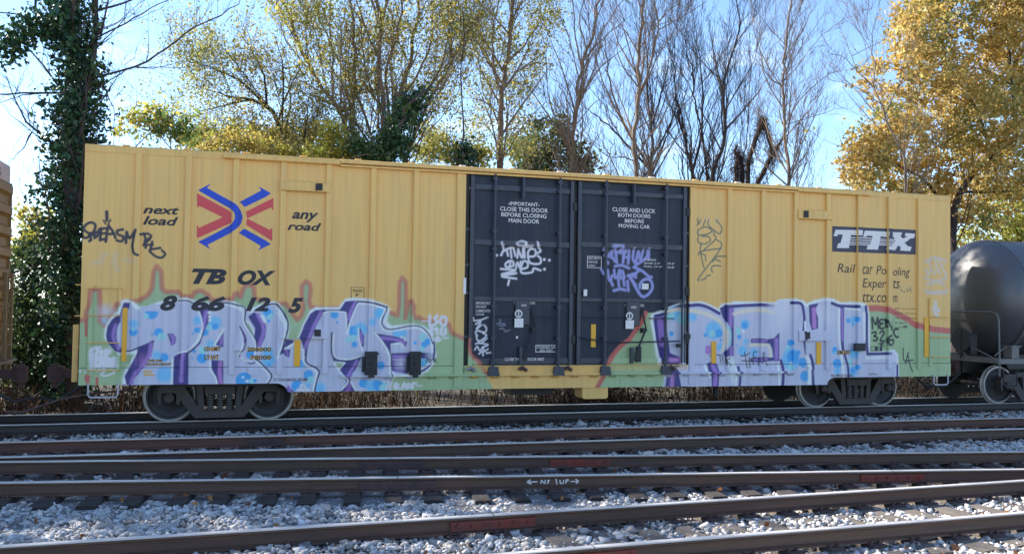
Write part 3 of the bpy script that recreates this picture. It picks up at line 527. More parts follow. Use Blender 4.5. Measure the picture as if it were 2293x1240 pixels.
def joint(track,robj,idx,xc,length=0.92,red=False,bolts=6):
    ro,off=robj[idx]; u=xc-8.0; mb=MB()
    for sgn in (-1,1):
        y=off+sgn*0.012
        mb.prism([(y,-.05),(y+sgn*.022,-.056),(y+sgn*.026,-.13),(y+sgn*.05,-.146),(y,-.14)] ,u-length/2,u+length/2,axis='x')
    for i in range(bolts):
        bx=u-length/2+length*(i+.5)/bolts
        mb.lathe([(0,-.03),(.019,-.03),(.019,0)],(bx,off-.03,-.092),n=8)
        mb.box(bx-.014,bx+.014,off+.036,off+.06,-.106,-.078)
    mb.build('joint_bar',M['rust_red'] if red else M['rust'],ro)
    g=MB(); g.box(u-.004,u+.004,off-.0375,off+.0375,-.03,.0035); g.build('rail_gap',M['black'],ro)
T1,R1=make_track('railway track that carries the yellow boxcar',(0.87,2.37),0.0,(M['rail_dark'],M['rail_dark']),((-45,80),(-45,80)),(-6,32),M['tie'],seed=1)
T2,R2=make_track('railway track half buried in ballast next to the boxcar track',(-1.50,-3.0),-0.022,(M['rail_red'],M['rail']),((-45,80),(-45,80)),(-5,27),M['tie'],seed=2)
T3,R3=make_track('slanting railway track with the white chalk arrows on its rail',(-4.50,-6.04),-0.152,(M['rail'],M['rail']),((-2.2,24),(-12,16.6)),(-2.6,23),M['tie'],seed=3)
T4,R4=make_track('railway track with sun-bleached ties farthest from the boxcar',(-7.756,-9.265),0.036,(M['rail'],M['rail']),((-40,45),(-40,45)),(-3,22),M['tie_old'],seed=4)
joint(T3,R3,0,4.62); joint(T3,R3,0,7.45,red=True); joint(T3,R3,1,4.68,.98); joint(T3,R3,1,11.6,.95,red=True); joint(T4,R4,0,5.25,.95,red=True); joint(T4,R4,1,5.75,.9,red=True)
joint(T2,R2,0,3.1,.6); joint(T2,R2,1,1.6,.6)

# ================================================================= the boxcar
CARL=18.516; ZT=4.955; W2=3.24
boxcar=tag(empty('boxcar',(0,0,0)),'yellow boxcar with navy double doors and big lavender graffiti','boxcar')
RIBX=[.885,1.712,2.533,3.371,4.20,5.035,5.858,12.675,13.505,14.322,15.152,15.977,16.796,17.614]; RW=.055; RD=.062
POSTS=[(6.66,6.845),(11.735,11.865)]
DX0,DX1=6.845,11.735
ZP0=1.05; ZP1=4.825; RIB0=0.93
def sill_z(x):
    x=np.asarray(x,float); lo,hi=0.594,0.755
    d=np.full(x.shape,hi)
    d=np.where((x>3.52)&(x<15.16),lo,d)
    l=(x>3.30)&(x<=3.52); d=np.where(l,lo+(hi-lo)*np.sqrt(np.clip(1-((x-3.30)/.22)**2,0,1)),d)
    r=(x>=15.16)&(x<15.38); d=np.where(r,lo+(hi-lo)*np.sqrt(np.clip(1-((15.38-x)/.22)**2,0,1)),d)
    return d
def depth(x):
    for r in RIBX:
        if abs(x-r)<=RW: return -RD
    for a,b in POSTS:
        if a<=x<=b: return -.045
    return 0.0
# side panels between the ribs
edges=[0.0]+RIBX[:7]+[POSTS[0][0]]; edges2=[POSTS[1][1]]+RIBX[7:]+[CARL]
def zrows(x0,x1):
    hi=3.85 if (x0<1.8) else (2.95 if x0<7 else (4.1 if x0<12.2 else (3.75 if x1>18 else 2.75)))
    return np.concatenate([frange(ZP0,hi),np.linspace(hi+.1,ZP1,6)])
for E_ in (edges,edges2):
    for a,b in zip(E_[:-1],E_[1:]):
        a2=a+(RW if a in RIBX else 0); b2=b-(RW if b in RIBX else 0)
        o=pgrid('side_panel',[(x,0.0) for x in frange(a2,b2)],zrows(a,b),M['body'],boxcar)
for r in RIBX:
    hi=3.85 if r<1.8 else 2.85
    xs=[(r-RW,0.002),(r-RW,-RD*.5),(r-RW+.004,-RD)]+[(x,-RD) for x in frange(r-RW+.012,r+RW-.012)]+[(r+RW-.004,-RD),(r+RW,-RD*.5),(r+RW,0.002)]
    o=pgrid('rib',xs,np.concatenate([frange(RIB0,hi),np.linspace(hi+.1,4.84,5)]),M['body'],boxcar)
    mb=MB(); mb.box(r-RW,r+RW,-RD+.001,0,RIB0-.006,RIB0); 
for a,b in POSTS:
    xs=[(a,0.002),(a+.003,-.045)]+[(x,-.045) for x in frange(a+.012,b-.012)]+[(b-.003,-.045),(b,0.03)]
    pgrid('door_post',xs,np.concatenate([frange(.64,2.6),np.linspace(2.7,4.84,5)]),M['body'],boxcar)
# side sill with the cut-outs over the trucks
xs=np.unique(np.concatenate([frange(0,DX0-.2),frange(DX1+.12,CARL),frange(DX0-.2,DX1+.12)]))
pgrid('side_sill',[(x,-.012) for x in xs],np.linspace(0,1,38),M['body'],boxcar,zfun=(lambda x:np.where((x>DX0)&(x<DX1),.602,sill_z(x)),ZP0+.002))
mb=MB(); mb.box(0,CARL,0.0,0.06,.78,1.06); mb.build('sill_flange',M['yel'],boxcar)
# top chord, gussets, door track
mb=MB(); mb.prism([(-.012,ZP1-.004),(-.012,ZT-.03),(.01,ZT),(.10,ZT),(.10,ZP1-.004)],0.0,CARL,axis='x'); mb.build('top_chord',M['yel'],boxcar)
for a,b in ((2.30,4.40),(14.33,16.22)): MB().cbox(a,b,-.11,-.011,4.83,4.925,.012).build('gusset_plate',M['yel'],boxcar)
mb=MB(); mb.prism([(-.125,4.862),(-.125,4.925),(-.10,4.94),(-.011,4.94),(-.011,4.862)],4.402,14.328,axis='x'); mb.build('door_track',M['yel'],boxcar)
mb=MB(); mb.prism([(-.085,4.806),(-.085,4.84),(-.011,4.84),(-.011,4.806)],4.402,14.328,axis='x'); mb.build('door_track',M['yel'],boxcar)
M['body_plain']=mat('lavender_edge',C_LAV,0.6); M['body_green']=mat('green_edge',C_GREEN,0.6)
# lower door track with its brackets
pgrid('lower_track',[(x,-.105) for x in frange(4.47,14.30)],frange(.865,.905,.01),M['body'],boxcar)
for a_,b_,m_ in ((4.47,5.9,'body_plain'),(5.9,7.1,'body_green'),(7.1,9.9,'yel'),(9.9,10.9,'body_green'),(10.9,14.30,'body_plain')): MB().box(a_,b_,-.104,-.0125,.868,.902).build('track_shelf',M[m_],boxcar)
x=4.9
while x<14.2:
    MB().prism([(-.0125,.862),(-.09,.862),(-.0125,.80)],x,x+.14,axis='x').build('track_bracket',M['body_plain'] if x<5.9 or x>10.9 else (M['body_green'] if x<7.0 or x>9.9 else M['yel']),boxcar); x+=.42
# roof
mb=MB(); n=46; V=[];F=[]
for i in range(n+1):
    x=CARL*i/n; dz=.02 if i%2 else 0
    V+=[(x,.02,ZT-.01+dz),(x,W2/2,ZT+.10+dz),(x,W2-.02,ZT-.01+dz)]
for i in range(n):
    a=i*3; F+=[(a,a+3,a+4,a+1),(a+1,a+4,a+5,a+2)]
mb.add(V,F); roof=mb.build('roof',M['yel'],boxcar)
for i in range(0,18): 
    x=.6+i*1.02; MB().box(x,x+.12,-.004,.06,ZT+.001,ZT+.024).build('roof_seam_cap',M['white'] if 6<x<15 and i%2==0 else M['yel'],roof)
# far side, ends, floor
mb=MB(); mb.box(0,CARL,W2-.05,W2,.78,ZT-.01)
for r in RIBX: mb.box(r-RW,r+RW,W2,W2+RD,.93,4.84)
mb.build('far_side',M['yel'],boxcar)
for x0,sg in ((0.0,-1),(CARL,1)):
    mb=MB(); xe=x0
    prof=[]; z=.78
    while z<ZT-.2:
        prof+=[(xe-sg*.08,z),(xe-sg*.08,z+.10),(xe-sg*.02,z+.16),(xe-sg*.02,z+.26),(xe-sg*.08,z+.32)]; z+=.34
    prof+=[(xe-sg*.08,ZT-.02),(xe-sg*.12,ZT-.02),(xe-sg*.12,.78)]
    mb.prism(prof,.012,W2-.052); mb.box(min(xe-sg*.13,xe-sg*.002),max(xe-sg*.13,xe-sg*.002),.004,.011,.78,ZT-.03); mb.build('end_wall',M['yel'],boxcar)
mb=MB(); mb.box(.08,CARL-.08,.08,W2-.08,1.02,1.14); mb.box(.1,CARL-.1,W2/2-.2,W2/2+.2,.70,1.019)
for i in range(12): mb.box(1+i*1.5,1.12+i*1.5,.10,W2-.10,.82,1.018)
mb.box(8.0,8.9,.5,1.1,.42,.72); mb.tube([(11.2,W2-.6,.55),(12.3,W2-.6,.55)],.16,12); mb.tube([(12.9,.9,.30),(12.9,.9,.62)],.06,8); mb.tube([(5,1.3,.62),(14.2,1.3,.52),(15.2,1.3,.5)],.018,6); mb.tube([(4.5,.5,.66),(14.0,.6,.64)],.022,6)
mb.build('underframe',M['black'],boxcar)
mb=MB(); mb.prism([(9.36,.40),(9.40,.37),(9.88,.37),(9.92,.40),(9.92,.64),(9.36,.64)],.02,.45); mb.build('sill_box',M['yel'],boxcar)

# ---- doors
def door(x0,x1,rods,beams,label):
    d=boxcar
    # door is a part; its pieces are sub-parts
    z0,z1=1.06,4.79
    dp=pgrid('door',[(x,.028) for x in frange(x0,x1,.0128)],np.concatenate([frange(z0,4.05,.0128),np.linspace(4.12,z1,6)]),M['navy'],d); dp['label']=label
    def bar(nm,xa,xb,za,zb,yf,m=None):
        V=[];cols_=[]
        xs_=[(xa,.027),(xa+.002,yf+.006),(xa+.008,yf)]+([(x,yf) for x in frange(xa+.012,xb-.012)] if xb-xa>.03 else [])+[(xb-.008,yf),(xb-.002,yf+.006),(xb,.027)]
        nz=max(3,int((zb-za)/.0125)) if zb<2.8 else max(2,int((zb-za)/.05))
        o=pgrid(nm,xs_,np.linspace(za,zb,nz+1),m or M['navy_bar'],dp)
        mb_=MB(); mb_.box(xa+.008,xb-.008,yf+.001,.027,zb-.004,zb-.001); mb_.box(xa+.008,xb-.008,yf+.001,.027,za+.001,za+.004); mb_.build(nm+'_cap',m or M['navy_plain'],dp); return o
    bar('stile',x0,x0+.085,z0,z1,-.035); bar('stile',x1-.085,x1,z0,z1,-.034)
    for za,zb in beams: bar('cross_beam',x0+.087,x1-.087,za,zb,-.02)
    for xr in rods:
        mb=MB(); mb.tube([(xr,-.085,.93),(xr,-.085,4.83)],.026,10)
        for zz in (1.12,1.6,2.22,3.35,3.7,4.55,4.74): mb.box(xr-.045,xr+.045,-.10,.0,zz-.03,zz+.03)
        mb.build('lock_rod',M['navy_plain'],dp,smooth=True)
        mb=MB(); mb.prism([(xr-.12,.86),(xr+.13,.86),(xr+.10,1.04),(xr-.08,1.05)],-.13,-.02); mb.build('rod_foot',M['navy_plain'],dp)
    xm=(x0+x1)/2-.02
    mb=MB(); mb.box(xm-.03,xm+.03,-.09,-.021,4.40,4.78); mb.tube([(xm,-.10,4.36),(xm,-.10,4.80)],.02,8); mb.build('hanger',M['navy_plain'],dp)
    mb=MB(); mb.box(xm-.03,xm+.03,-.08,-.021,1.09,1.42); mb.build('hanger',M['navy_plain'],dp)
    # gear box plate and operating lever
    xg=xm+.02
    MB().cbox(xg-.13,xg+.17,-.03,.026,1.86,2.36,.01).build('gear_plate',M['navy_plain'],dp)
    mb=MB(); mb.box(xg+.20,xg+.28,-.09,.026,1.72,1.82); mb.tube([(xg+.26,-.1,1.76),(xg+.05,-.11,1.30),(xg+.05,-.11,1.16)],.022,8); mb.tube([(xg+.21,-.05,2.2),(xg+.30,-.07,1.75)],.018,6); mb.build('door_lever',M['black'],dp)
    mb=MB(); mb.tube([(x0+.1,-.06,2.03),(xg-.14,-.06,2.03)],.012,6); mb.build('spreader_bar',M['navy_plain'],dp); mb=MB(); mb.tube([(xg+.36,-.06,2.02),(x1-.3,-.06,2.02)],.012,6); mb.build('spreader_bar',M['navy_plain'],dp)
    for zz in (1.60,2.62,4.28):
        mb=MB(); mb.box(x1-.02,x1+.05,-.06,.01,zz-.10,zz+.06); mb.build('hinge',M['black'],dp)
    return dp
D1=door(6.94,9.115,[7.43,8.79],[(1.09,1.20),(2.33,2.41),(3.43,3.53),(4.52,4.62)],'navy door with white instructions above a white tag')
D2=door(9.20,11.66,[9.80,11.16],[(1.09,1.20),(2.35,2.42),(3.46,3.56),(4.54,4.63)],'navy door with lilac tag and green spray paint')
mb=MB(); mb.box(DX0,6.93,.03,.08,1.06,4.80); mb.box(9.116,9.199,.045,.09,1.06,4.80); mb.box(11.661,DX1,.03,.08,1.06,4.80); mb.box(DX0,DX1,.045,.09,4.791,4.83); mb.build('door_gap',M['black'],boxcar)
for z in (1.6,2.45,3.0,3.7):
    MB().box(DX0+.01,6.93,-.01,.03,z,z+.05).build('door_stop',M['navy_plain'],boxcar); MB().box(11.665,DX1-.005,-.01,.03,z+.1,z+.15).build('door_stop',M['navy_plain'],boxcar)
for pts,r in (([(9.25,-.05,1.62),(9.72,-.06,1.55),(10.2,-.07,1.52),(11.5,-.07,1.55)],.016),([(11.55,-.06,1.1),(11.55,-.06,2.35)],.02),([(11.62,-.06,1.1),(11.62,-.06,2.35)],.014)):
    MB().tube(pts,r,6).build('door_pipe',M['navy_plain'],boxcar)
for bx in ((11.60,11.72,-.12,-.06,1.60,1.70),(10.50,10.60,-.11,-.05,1.12,1.44),(11.42,11.50,-.11,-.05,1.42,1.50)): MB().box(*bx).build('latch',M['black'],boxcar)
# threshold under the doors
pgrid('threshold',[(x,-.06) for x in frange(DX0+.02,DX1-.02)],frange(.905,1.055,.0125),M['body'],boxcar)
for z,y in ((.955,-.075),(1.0,-.07),(1.04,-.085)):
    mb=MB(); mb.box(DX0+.05,DX1-.05,y,-.055,z,z+.012); mb.build('threshold_strip',M['yel'],boxcar)
for x in (7.0,8.05,9.0,11.3):
    mb=MB(); mb.tube([(x-.08,-.10,.98),(x-.02,-.12,1.03),(x+.07,-.10,.96)],.035,7); mb.build('roller',M['rust'] if x>8 else M['steel'],boxcar)
# ---- fittings on the side
def bracket(x0,x1,z0,z1,m,dark=None):
    o=MB().cbox(x0,x1,-.10,-.063,z0,z1,.012).build('tie_down_plate',m,boxcar)
    if dark is not None:
        mb=MB(); mb.box(dark-.05,dark+.05,-.112,-.099,z0+.03,z1-.02); mb.box(dark-.075,dark-.055,-.12,-.099,z0+.02,z1-.03); mb.box(dark-.02,dark+.0,-.118,-.111,z0+.05,z1-.04); mb.build('latch',M['black'],o)
p=at(627,403); q=at(738,427); bracket(p[0],q[0],4.30,4.48,M['yel'],at(715,415)[0])
p=at(1783,461); q=at(1858,484); bracket(p[0],q[0],4.24,4.44,M['yel'],at(1800,472)[0])
def sprayed_plate(name,x0,x1,z0,z1,y):
    o=pgrid(name,[(x0,-.0),(x0+.002,y)]+[(x,y) for x in frange(x0+.008,x1-.008)]+[(x1-.002,y),(x1,0)],frange(z0,z1),M['body'],boxcar)
    mb=MB(); mb.box(x0+.004,x1-.004,y+.002,0,z1-.003,z1-.001); mb.box(x0+.004,x1-.004,y+.002,0,z0+.001,z0+.003); mb.build('plate_edge',M['body_plain'],o); return o
for px0,py0,px1,py1,dk in ((624,735,738,757,710),(1785,741,1862,762,1803)):
    a=at(px0,py1); b=at(px1,py0); o=sprayed_plate('tie_down_plate',a[0],b[0],a[2],b[2],-.085)
    mb=MB(); xk=at(dk,750)[0]; mb.box(xk-.06,xk+.06,-.10,-.086,a[2]+.04,b[2]-.02); mb.build('latch',M['black'],o)
for px in ((815,843),(914,940)):
    a=at(px[0],838); b=at(px[1],786); mb=MB(); mb.cbox(a[0],b[0],-.15,-.06,a[2],b[2],.012); mb.box(a[0]-.05,a[0]+.02,-.10,-.05,a[2]+.05,b[2]-.1); mb.box(a[0]-.015,b[0]+.02,-.165,-.149,b[2]-.06,b[2]-.02); mb.box(a[0]+.03,b[0]-.03,-.17,-.149,a[2]+.08,a[2]+.12); mb.box(a[0]+.06,b[0]-.06,-.19,-.149,a[2]-.05,a[2]+.05)
    for zz in (.12,.22,.34): mb.lathe([(0,-.03),(.022,-.03),(.022,0)],((a[0]+b[0])/2,-.15,a[2]+zz),n=10)
    mb.build('tow_block',M['black'],boxcar)
a=at(1908,785); b=at(1930,768); mb=MB(); mb.box(a[0],b[0],-.13,-.06,a[2],b[2]); mb.build('tow_block',M['black'],boxcar)
for fr,(x0,y0,x1,y1) in (('B',(610,685,710,765)),('B',(765,960,905,1040)),('C',(20,475,100,570)),('F',(930,895,1030,930))):
    (u0,w1),(u1,w0)=xz(fr,[(x0,y0),(x1,y1)]); sprayed_plate('small_plate',u0,u1,w0,w1,-.07 if x0 in(610,20) else -.03)
# reflector strips
for px0,py0,px1,py1 in ((272,689,286,808),(658,761,673,820),(1592,764,1603,813),(1827,766,1838,815),(2069,710,2079,799)):
    a=at(px0,py1); b=at(px1,py0); yf=depth((a[0]+b[0])/2); MB().box(a[0],b[0],yf-.018,yf-.011 if yf==0 else yf-.002,a[2],b[2]).build('reflector_strip',M['refl'],boxcar)
a=at(1324,777); b=at(1335,726); MB().box(a[0],b[0],.016,.026,a[2],b[2]).build('reflector_strip',M['refl'],D2)
# ladders: grab irons on the corner panels, stirrups, end ladder
def grab(x0,x1,z,y=-.09,m=None):
    mb=MB(); mb.tube([(x0,-.001,z-.0),(x0,y,z),(x1,y,z),(x1,-.001,z)],.011,6); mb.build('grab_iron',m or M['yel'],boxcar)
for z in (2.445,1.97,1.495,1.02): grab(.13,.645,z)
for z in (2.12,1.66,1.20): grab(17.93,18.42,z)
for xa,xb in ((.13,.20),(.60,.66)): pgrid('ladder_stile',[(xa,.0),(xa+.002,-.04)]+[(x,-.04) for x in frange(xa+.01,xb-.01)]+[(xb-.002,-.04),(xb,.0)],frange(1.0,2.46),M['body'],boxcar)
for xa,xb in ((17.90,17.97),): pgrid('ladder_stile',[(xa,.0),(xa+.002,-.04)]+[(x,-.04) for x in frange(xa+.01,xb-.01)]+[(xb-.002,-.04),(xb,.0)],frange(.98,2.55),M['body'],boxcar)
for x0,x1,z in ((.16,.64,.545),(18.02,18.42,.56)):
    mb=MB(); mb.tube([(x0,-.03,.80),(x0,-.03,z+.05),(x0+.03,-.03,z),(x1-.03,-.03,z),(x1,-.03,z+.05),(x1,-.03,.80)],.016,8); mb.build('stirrup_step',M['grey_top'],boxcar,smooth=True)
for z in (2.50,1.95,1.4,.95): MB().tube([(-.02,.25,z),(-.12,.25,z),(-.12,.7,z),(-.02,.7,z)],.011,6).build('end_rung',M['yel'],boxcar)
mb=MB(); mb.box(-.14,-.05,.2,.28,.80,1.8); mb.build('end_ladder_stile',M['yel'],boxcar)
mb=MB(); mb.tube([(.9,.6,.62),(.2,.4,.58),(-.3,.35,.50),(-.9,.3,.28),(-1.2,.3,.30)],.02,7); mb.tube([(-1.0,.28,.28),(-1.05,.28,.27)],.04,8); mb.build('uncoupling_lever',M['rust'],boxcar)

# ---- trucks, wheels, couplers
def make_wheel_mesh():
    mb=MB(); r=.457
    mb.lathe([(.0,.0),(.085,.0),(.085,.02),(.10,.03),(.13,.055),(.30,.085),(.375,.05),(.385,.0),(r-.034,.0),(r-.006,.004,1),(r,.014,1),(r,.085,1),(r+.025,.10,1),(r+.025,.125),(.38,.135),(.0,.135)],(0,0,0),n=48)
    o=mb.build('wheel',[M['wheel'],M['rim']],None,smooth=True); me=o.data; bpy.data.objects.remove(o); return me
def ring_mesh():
    mb=MB(); mb.lathe([(.438,-.001),(.451,-.001),(.459,.012),(.459,.03)],(0,0,0),n=48); o=mb.build('rim',M['rim'],None,smooth=True); me=o.data; bpy.data.objects.remove(o); return me
WM=make_wheel_mesh()
def side_frame_mesh():
    mb=MB(); t0,t1=-.07,.07
    def p(poly,a=0.0): mb.prism(poly,t0-a,t1+a)
    p([(-.44,.085),(.44,.085),(.52,.20),(-.52,.20)])
    for s in (-1,1):
        f=lambda q:[(s*x,z) for x,z in q]
        p(f([(.40,.11),(.50,.16),(.80,.56),(.74,.68),(.62,.66),(.36,.26)]),.004)
        p(f([(.27,.19),(.37,.19),(.42,.70),(.30,.70)]),-.003)
        p(f([(.62,.60),(.76,.50),(.77,.36),(.71,.33),(.69,.47)]),.008)
        p(f([(.70,.55),(1.08,.55),(1.08,.62),(.98,.72),(.70,.74)]),.010)
        p(f([(1.02,.56),(1.02,.36),(1.07,.33),(1.10,.60)]),.006)
    p([(-.72,.665),(.72,.665),(.60,.78),(-.60,.78)],.002)
    for s in (-1,1):
        mb.lathe([(0,-.12),(.05,-.12),(.085,-.105),(.095,-.07),(.095,.05)],(s*.889,-.02,.457),n=20)
        for k in range(3):
            t=k*2.09+.5; mb.lathe([(0,-.14),(.017,-.14),(.017,-.11)],(s*.889+.055*math.cos(t),-.02,.457+.055*math.sin(t)),n=6)
    mb.box(-.27,.27,-.10,.10,.52,.66); mb.box(-.24,-.02,-.11,-.098,.54,.64); mb.box(.02,.24,-.11,-.098,.54,.64); mb.box(-.29,.29,-.10,.10,.20,.225)
    o=mb.build('side_frame',M['truck'],None,smooth=False); me=o.data; bpy.data.objects.remove(o); return me
SFM=side_frame_mesh()
def spring_mesh():
    mb=MB(); prof=[]; z=.225
    while z<.52: prof+=[(.040,z),(.066,z+.012),(.066,z+.03),(.040,z+.042)]; z+=.046
    mb.lathe(prof,(0,0,0),axis='z',n=14); o=mb.build('spring',M['steel_dark'],None,smooth=True); me=o.data; bpy.data.objects.remove(o); return me
M['steel_dark']=mat('spring_steel',lin(96,92,92),0.5,metal=0.4,noise=0.4,nscale=20)
SPM=spring_mesh()
def truck(parent,xc,yc=W2/2,x0=0.0):
    mb=MB(); mb.cbox(-.22,.22,-.99,.99,.50,.70,.02)
    for ax in (-.889,.889): mb.tube([(ax,-.8,.457),(ax,.8,.457)],.08,12)
    mb.box(-.42,-.38,-.7,.7,.40,.50); mb.box(.38,.42,-.7,.7,.40,.50); mb.tube([(-.42,0,.45),(.42,.1,.45)],.03,6)
    t=mb.build('truck',M['truck'],parent,loc=(xc,yc,0))
    for s in (-1,1):
        sf=link('side_frame',SFM,t,(0,s*1.0,0)); sf.rotation_euler=(0,0,0 if s<0 else math.pi)
        for k in (-1,0,1): link('spring',SPM,t,(k*.17,s*1.02,0))
        for ax in (-.889,.889):
            w=link('wheel',WM,t,(ax,s*.81,.457)); w.rotation_euler=(0,random.uniform(0,6),0 if s<0 else math.pi)
    return t
XT1=(1.448+3.226)/2; XT2=(15.466+17.244)/2
truck(boxcar,XT1); truck(boxcar,XT2)
def coupler(parent,x,sg,m,length=.8):
    mb=MB(); y=W2/2; z=.84
    mb.box(min(x,x+sg*length*.62),max(x,x+sg*length*.62),y-.075,y+.075,z-.08,z+.08)
    xh=x+sg*length*.6
    mb.prism([(xh,y-.10),(xh+sg*.12,y-.16),(xh+sg*.26,y-.17),(xh+sg*.27,y-.06),(xh+sg*.16,y-.02),(xh+sg*.16,y+.05),(xh+sg*.25,y+.12),(xh+sg*.20,y+.20),(xh+sg*.08,y+.16),(xh,y+.10)],z-.14,z+.14,axis='z')
    mb.box(min(x-sg*.1,x+sg*.06),max(x-sg*.1,x+sg*.06),y-.25,y+.25,z-.2,z+.2)
    mb.prism([(xh+sg*.10,y-.05),(xh+sg*.2,y-.05),(xh+sg*.2,y+.05),(xh+sg*.1,y+.05)],z-.26,z+.19,axis='z')
    c=mb.build('coupler',m,parent)
    mb=MB(); mb.tube([(x,y-.35,z-.1),(x+sg*.25,y-.35,z-.3),(x+sg*.55,y-.3,z-.48),(x+sg*.85,y-.2,z-.42)],.028,8); mb.build('air_hose',M['black'],parent,smooth=True)
coupler(boxcar,0,-1,M['rust']); coupler(boxcar,CARL,1,M['rust'])

# ---- lettering and signs on the side
def text_mesh(s,shear=0.0,bold=0.0):
    cu=bpy.data.curves.new('t','FONT'); cu.body=s; cu.shear=shear; cu.offset=bold; cu.resolution_u=3; cu.fill_mode='FRONT'
    o=bpy.data.objects.new('t',cu); col.objects.link(o); dg=bpy.context.evaluated_depsgraph_get(); dg.update()
    me=bpy.data.meshes.new_from_object(o.evaluated_get(dg)); bpy.data.objects.remove(o); bpy.data.curves.remove(cu)
    V=np.array([v.co[:2] for v in me.vertices]); F=[tuple(p.vertices) for p in me.polygons]; bpy.data.meshes.remove(me); return V,F
def conform(name,V,F,m,parent,y=None,gap=.004,label=None):      # V in (x,z) on the side; follows the ribs
    bm=bmesh.new(); vs_=[bm.verts.new((v[0],0,v[1])) for v in V]
    for f in F:
        try: bm.faces.new([vs_[i] for i in f])
        except ValueError: pass
    if y is None:
        x0,x1=V[:,0].min(),V[:,0].max()
        cuts=[r+s*RW for r in RIBX for s in (-1,1)]+[p for ab in POSTS for p in ab]
        for c in cuts:
            if x0<c<x1: bmesh.ops.bisect_plane(bm,geom=bm.verts[:]+bm.edges[:]+bm.faces[:],plane_co=(c,0,0),plane_no=(1,0,0))
    mb=MB()
    for f in bm.faces:
        pts=[v.co for v in f.verts]; cm=f.calc_center_median(); cx=cm.x; yy=(depth(cx) if y is None else y)
        if y is None and yy==0 and cm.z<1.054: yy=-.0125
        yy-=gap
        mb.add([(p.x,yy,p.z) for p in pts],[tuple(range(len(pts)))])
    bm.free(); me=bpy.data.meshes.new(name); me.from_pydata(mb.V,[],mb.F); me.materials.append(m)
    o=link(name,me,parent)
    if label: o['label']=label
    return o
def lettering(s,f,box,m,parent=None,y=None,shear=0.0,bold=0.0,gap=.004):
    (x0,y0,x1,y1)=box; a=xz(f,[(x0,y0),(x1,y1)],y or 0.0)
    if y is None and a[0,0]>12:        # the stencils stop short of the ribs
        for r in RIBX:
            hid=RD*(r-CX)/-CY+.012
            if r-RW-.03<a[0,0]<r+RW+hid: a[0,0]=r+RW+hid
            if r-RW-.01<a[1,0]<r+RW+hid+.05: a[1,0]=r-RW-.012
    V,F=text_mesh(s,shear,bold); mn=V.min(0); mxx=V.max(0)
    V=(V-mn)/(mxx-mn); V=np.stack([a[0,0]+V[:,0]*(a[1,0]-a[0,0]),a[1,1]+V[:,1]*(a[0,1]-a[1,1])],1)
    return conform('lettering',V,F,m,parent or boxcar,y,gap)
IK=M['ink']
for s,f,b,sh,bo in (('next','X',(585,588,880,662),.3,.028),('load','X',(585,668,872,752),.3,.028),('TB','T',(880,68,1132,186),.32,.05),('OX','T',(1218,78,1490,194),.32,.05),
  ('8','A',(940,152,1125,327),.3,.05),('66','B',(143,158,523,332),.3,.05),('12','B',(748,172,1017,332),.3,.05),('5','C',(128,130,292,303),.3,.05)):
    lettering(s,f,b,IK,shear=sh,bold=bo)
CROP['K']=(600,320,3.875)
lettering('any','K',(210,598,438,692),IK,shear=.3,bold=.028); lettering('road','K',(170,685,462,767),IK,shear=.3,bold=.028)
BR=M['ink']
for s,f,b in (('Rail','Z',(285,878,490,986)),('car','Z',(568,912,692,1002)),('Po','Z',(735,904,857,1006)),('oling','Z',(908,920,1120,1052)),('Exper','Z',(565,1050,848,1192)),('ts','Z',(905,1066,1005,1166)),('ttx.co','Y',(478,28,735,120)),('m','Y',(765,50,838,118))): lettering(s,f,b,BR,shear=.18,bold=-.002)
WH=M['white']; dy=.028
for s,f,b in (('-IMPORTANT-','H',(540,373,862,427)),('CLOSE THIS DOOR','H',(458,424,950,490)),('BEFORE CLOSING','H',(470,484,934,546)),('MAIN DOOR','H',(547,545,860,602)),
  ('IMPORTANT','W',(138,188,318,226)),('DO NOT','W',(138,235,262,267)),('LUBRICATE','W',(138,284,312,317)),('DOOR','W',(138,330,238,358)),('CLOSE THIS','W',(486,866,682,901)),('DOOR FIRST','W',(765,866,962,901)),('STANDARD CAR','W',(875,725,1098,755)),('SEAL ONLY','W',(910,762,1066,790))):
    lettering(s,f,b,WH,D1,y=(-.02 if s in('CLOSE THIS','DOOR FIRST') else dy),bold=.012)
for s,f,b in (('OPEN','W',(598,183,682,220)),('CLOSE','W',(743,190,852,222)),('450','W',(684,220,746,247))): lettering(s,f,b,WH,D1,y=dy if s!='450' else -.03,bold=.012)
for s,f,b in (('CLOSE AND LOCK','I',(436,400,894,466)),('BOTH DOORS','I',(496,462,840,519)),('BEFORE','I',(568,525,772,573)),('MOVING CAR','I',(502,577,834,631)),('SECURITY','I',(180,933,310,960)),('DEVICE','I',(183,973,275,998)),('ONLY','I',(185,1012,255,1034)),('OPENING','I',(775,950,900,975)),("DOOR 16'-0\"",'I',(775,987,945,1012)),("FULL 10'-6\"",'I',(775,1022,970,1047)),("10'-6\"",'I',(1025,990,1097,1015)),("16'-0\"",'I',(1025,1030,1097,1055)),
  ('OPEN','V',(508,255,575,280)),('CLOSE','V',(612,258,692,285)),('450','V',(566,278,618,301))): lettering(s,f,b,WH,D2,y=dy if s!='450' else -.03,bold=.012)
def rects(name,f,lst,m,parent,y,gap=.004):
    V=[];F=[]
    for x0,y0,x1,y1 in lst:
        a=xz(f,[(x0,y1),(x1,y1),(x1,y0),(x0,y0)]); n=len(V); V+=[(a[0,0],a[0,1]),(a[1,0],a[0,1]),(a[1,0],a[3,1]),(a[0,0],a[3,1])]; F.append((n,n+1,n+2,n+3))
    return conform(name,np.array(V),F,m,parent,y,gap)
rects('stencil_frame','I',[(170,920,325,926),(170,1040,325,1046),(170,926,177,1040),(318,926,325,1040)],WH,D2,dy,.005)
rects('stencil_frame','W',[(862,712,1105,720),(862,792,1105,800),(862,720,870,792)],WH,D1,dy,.005)
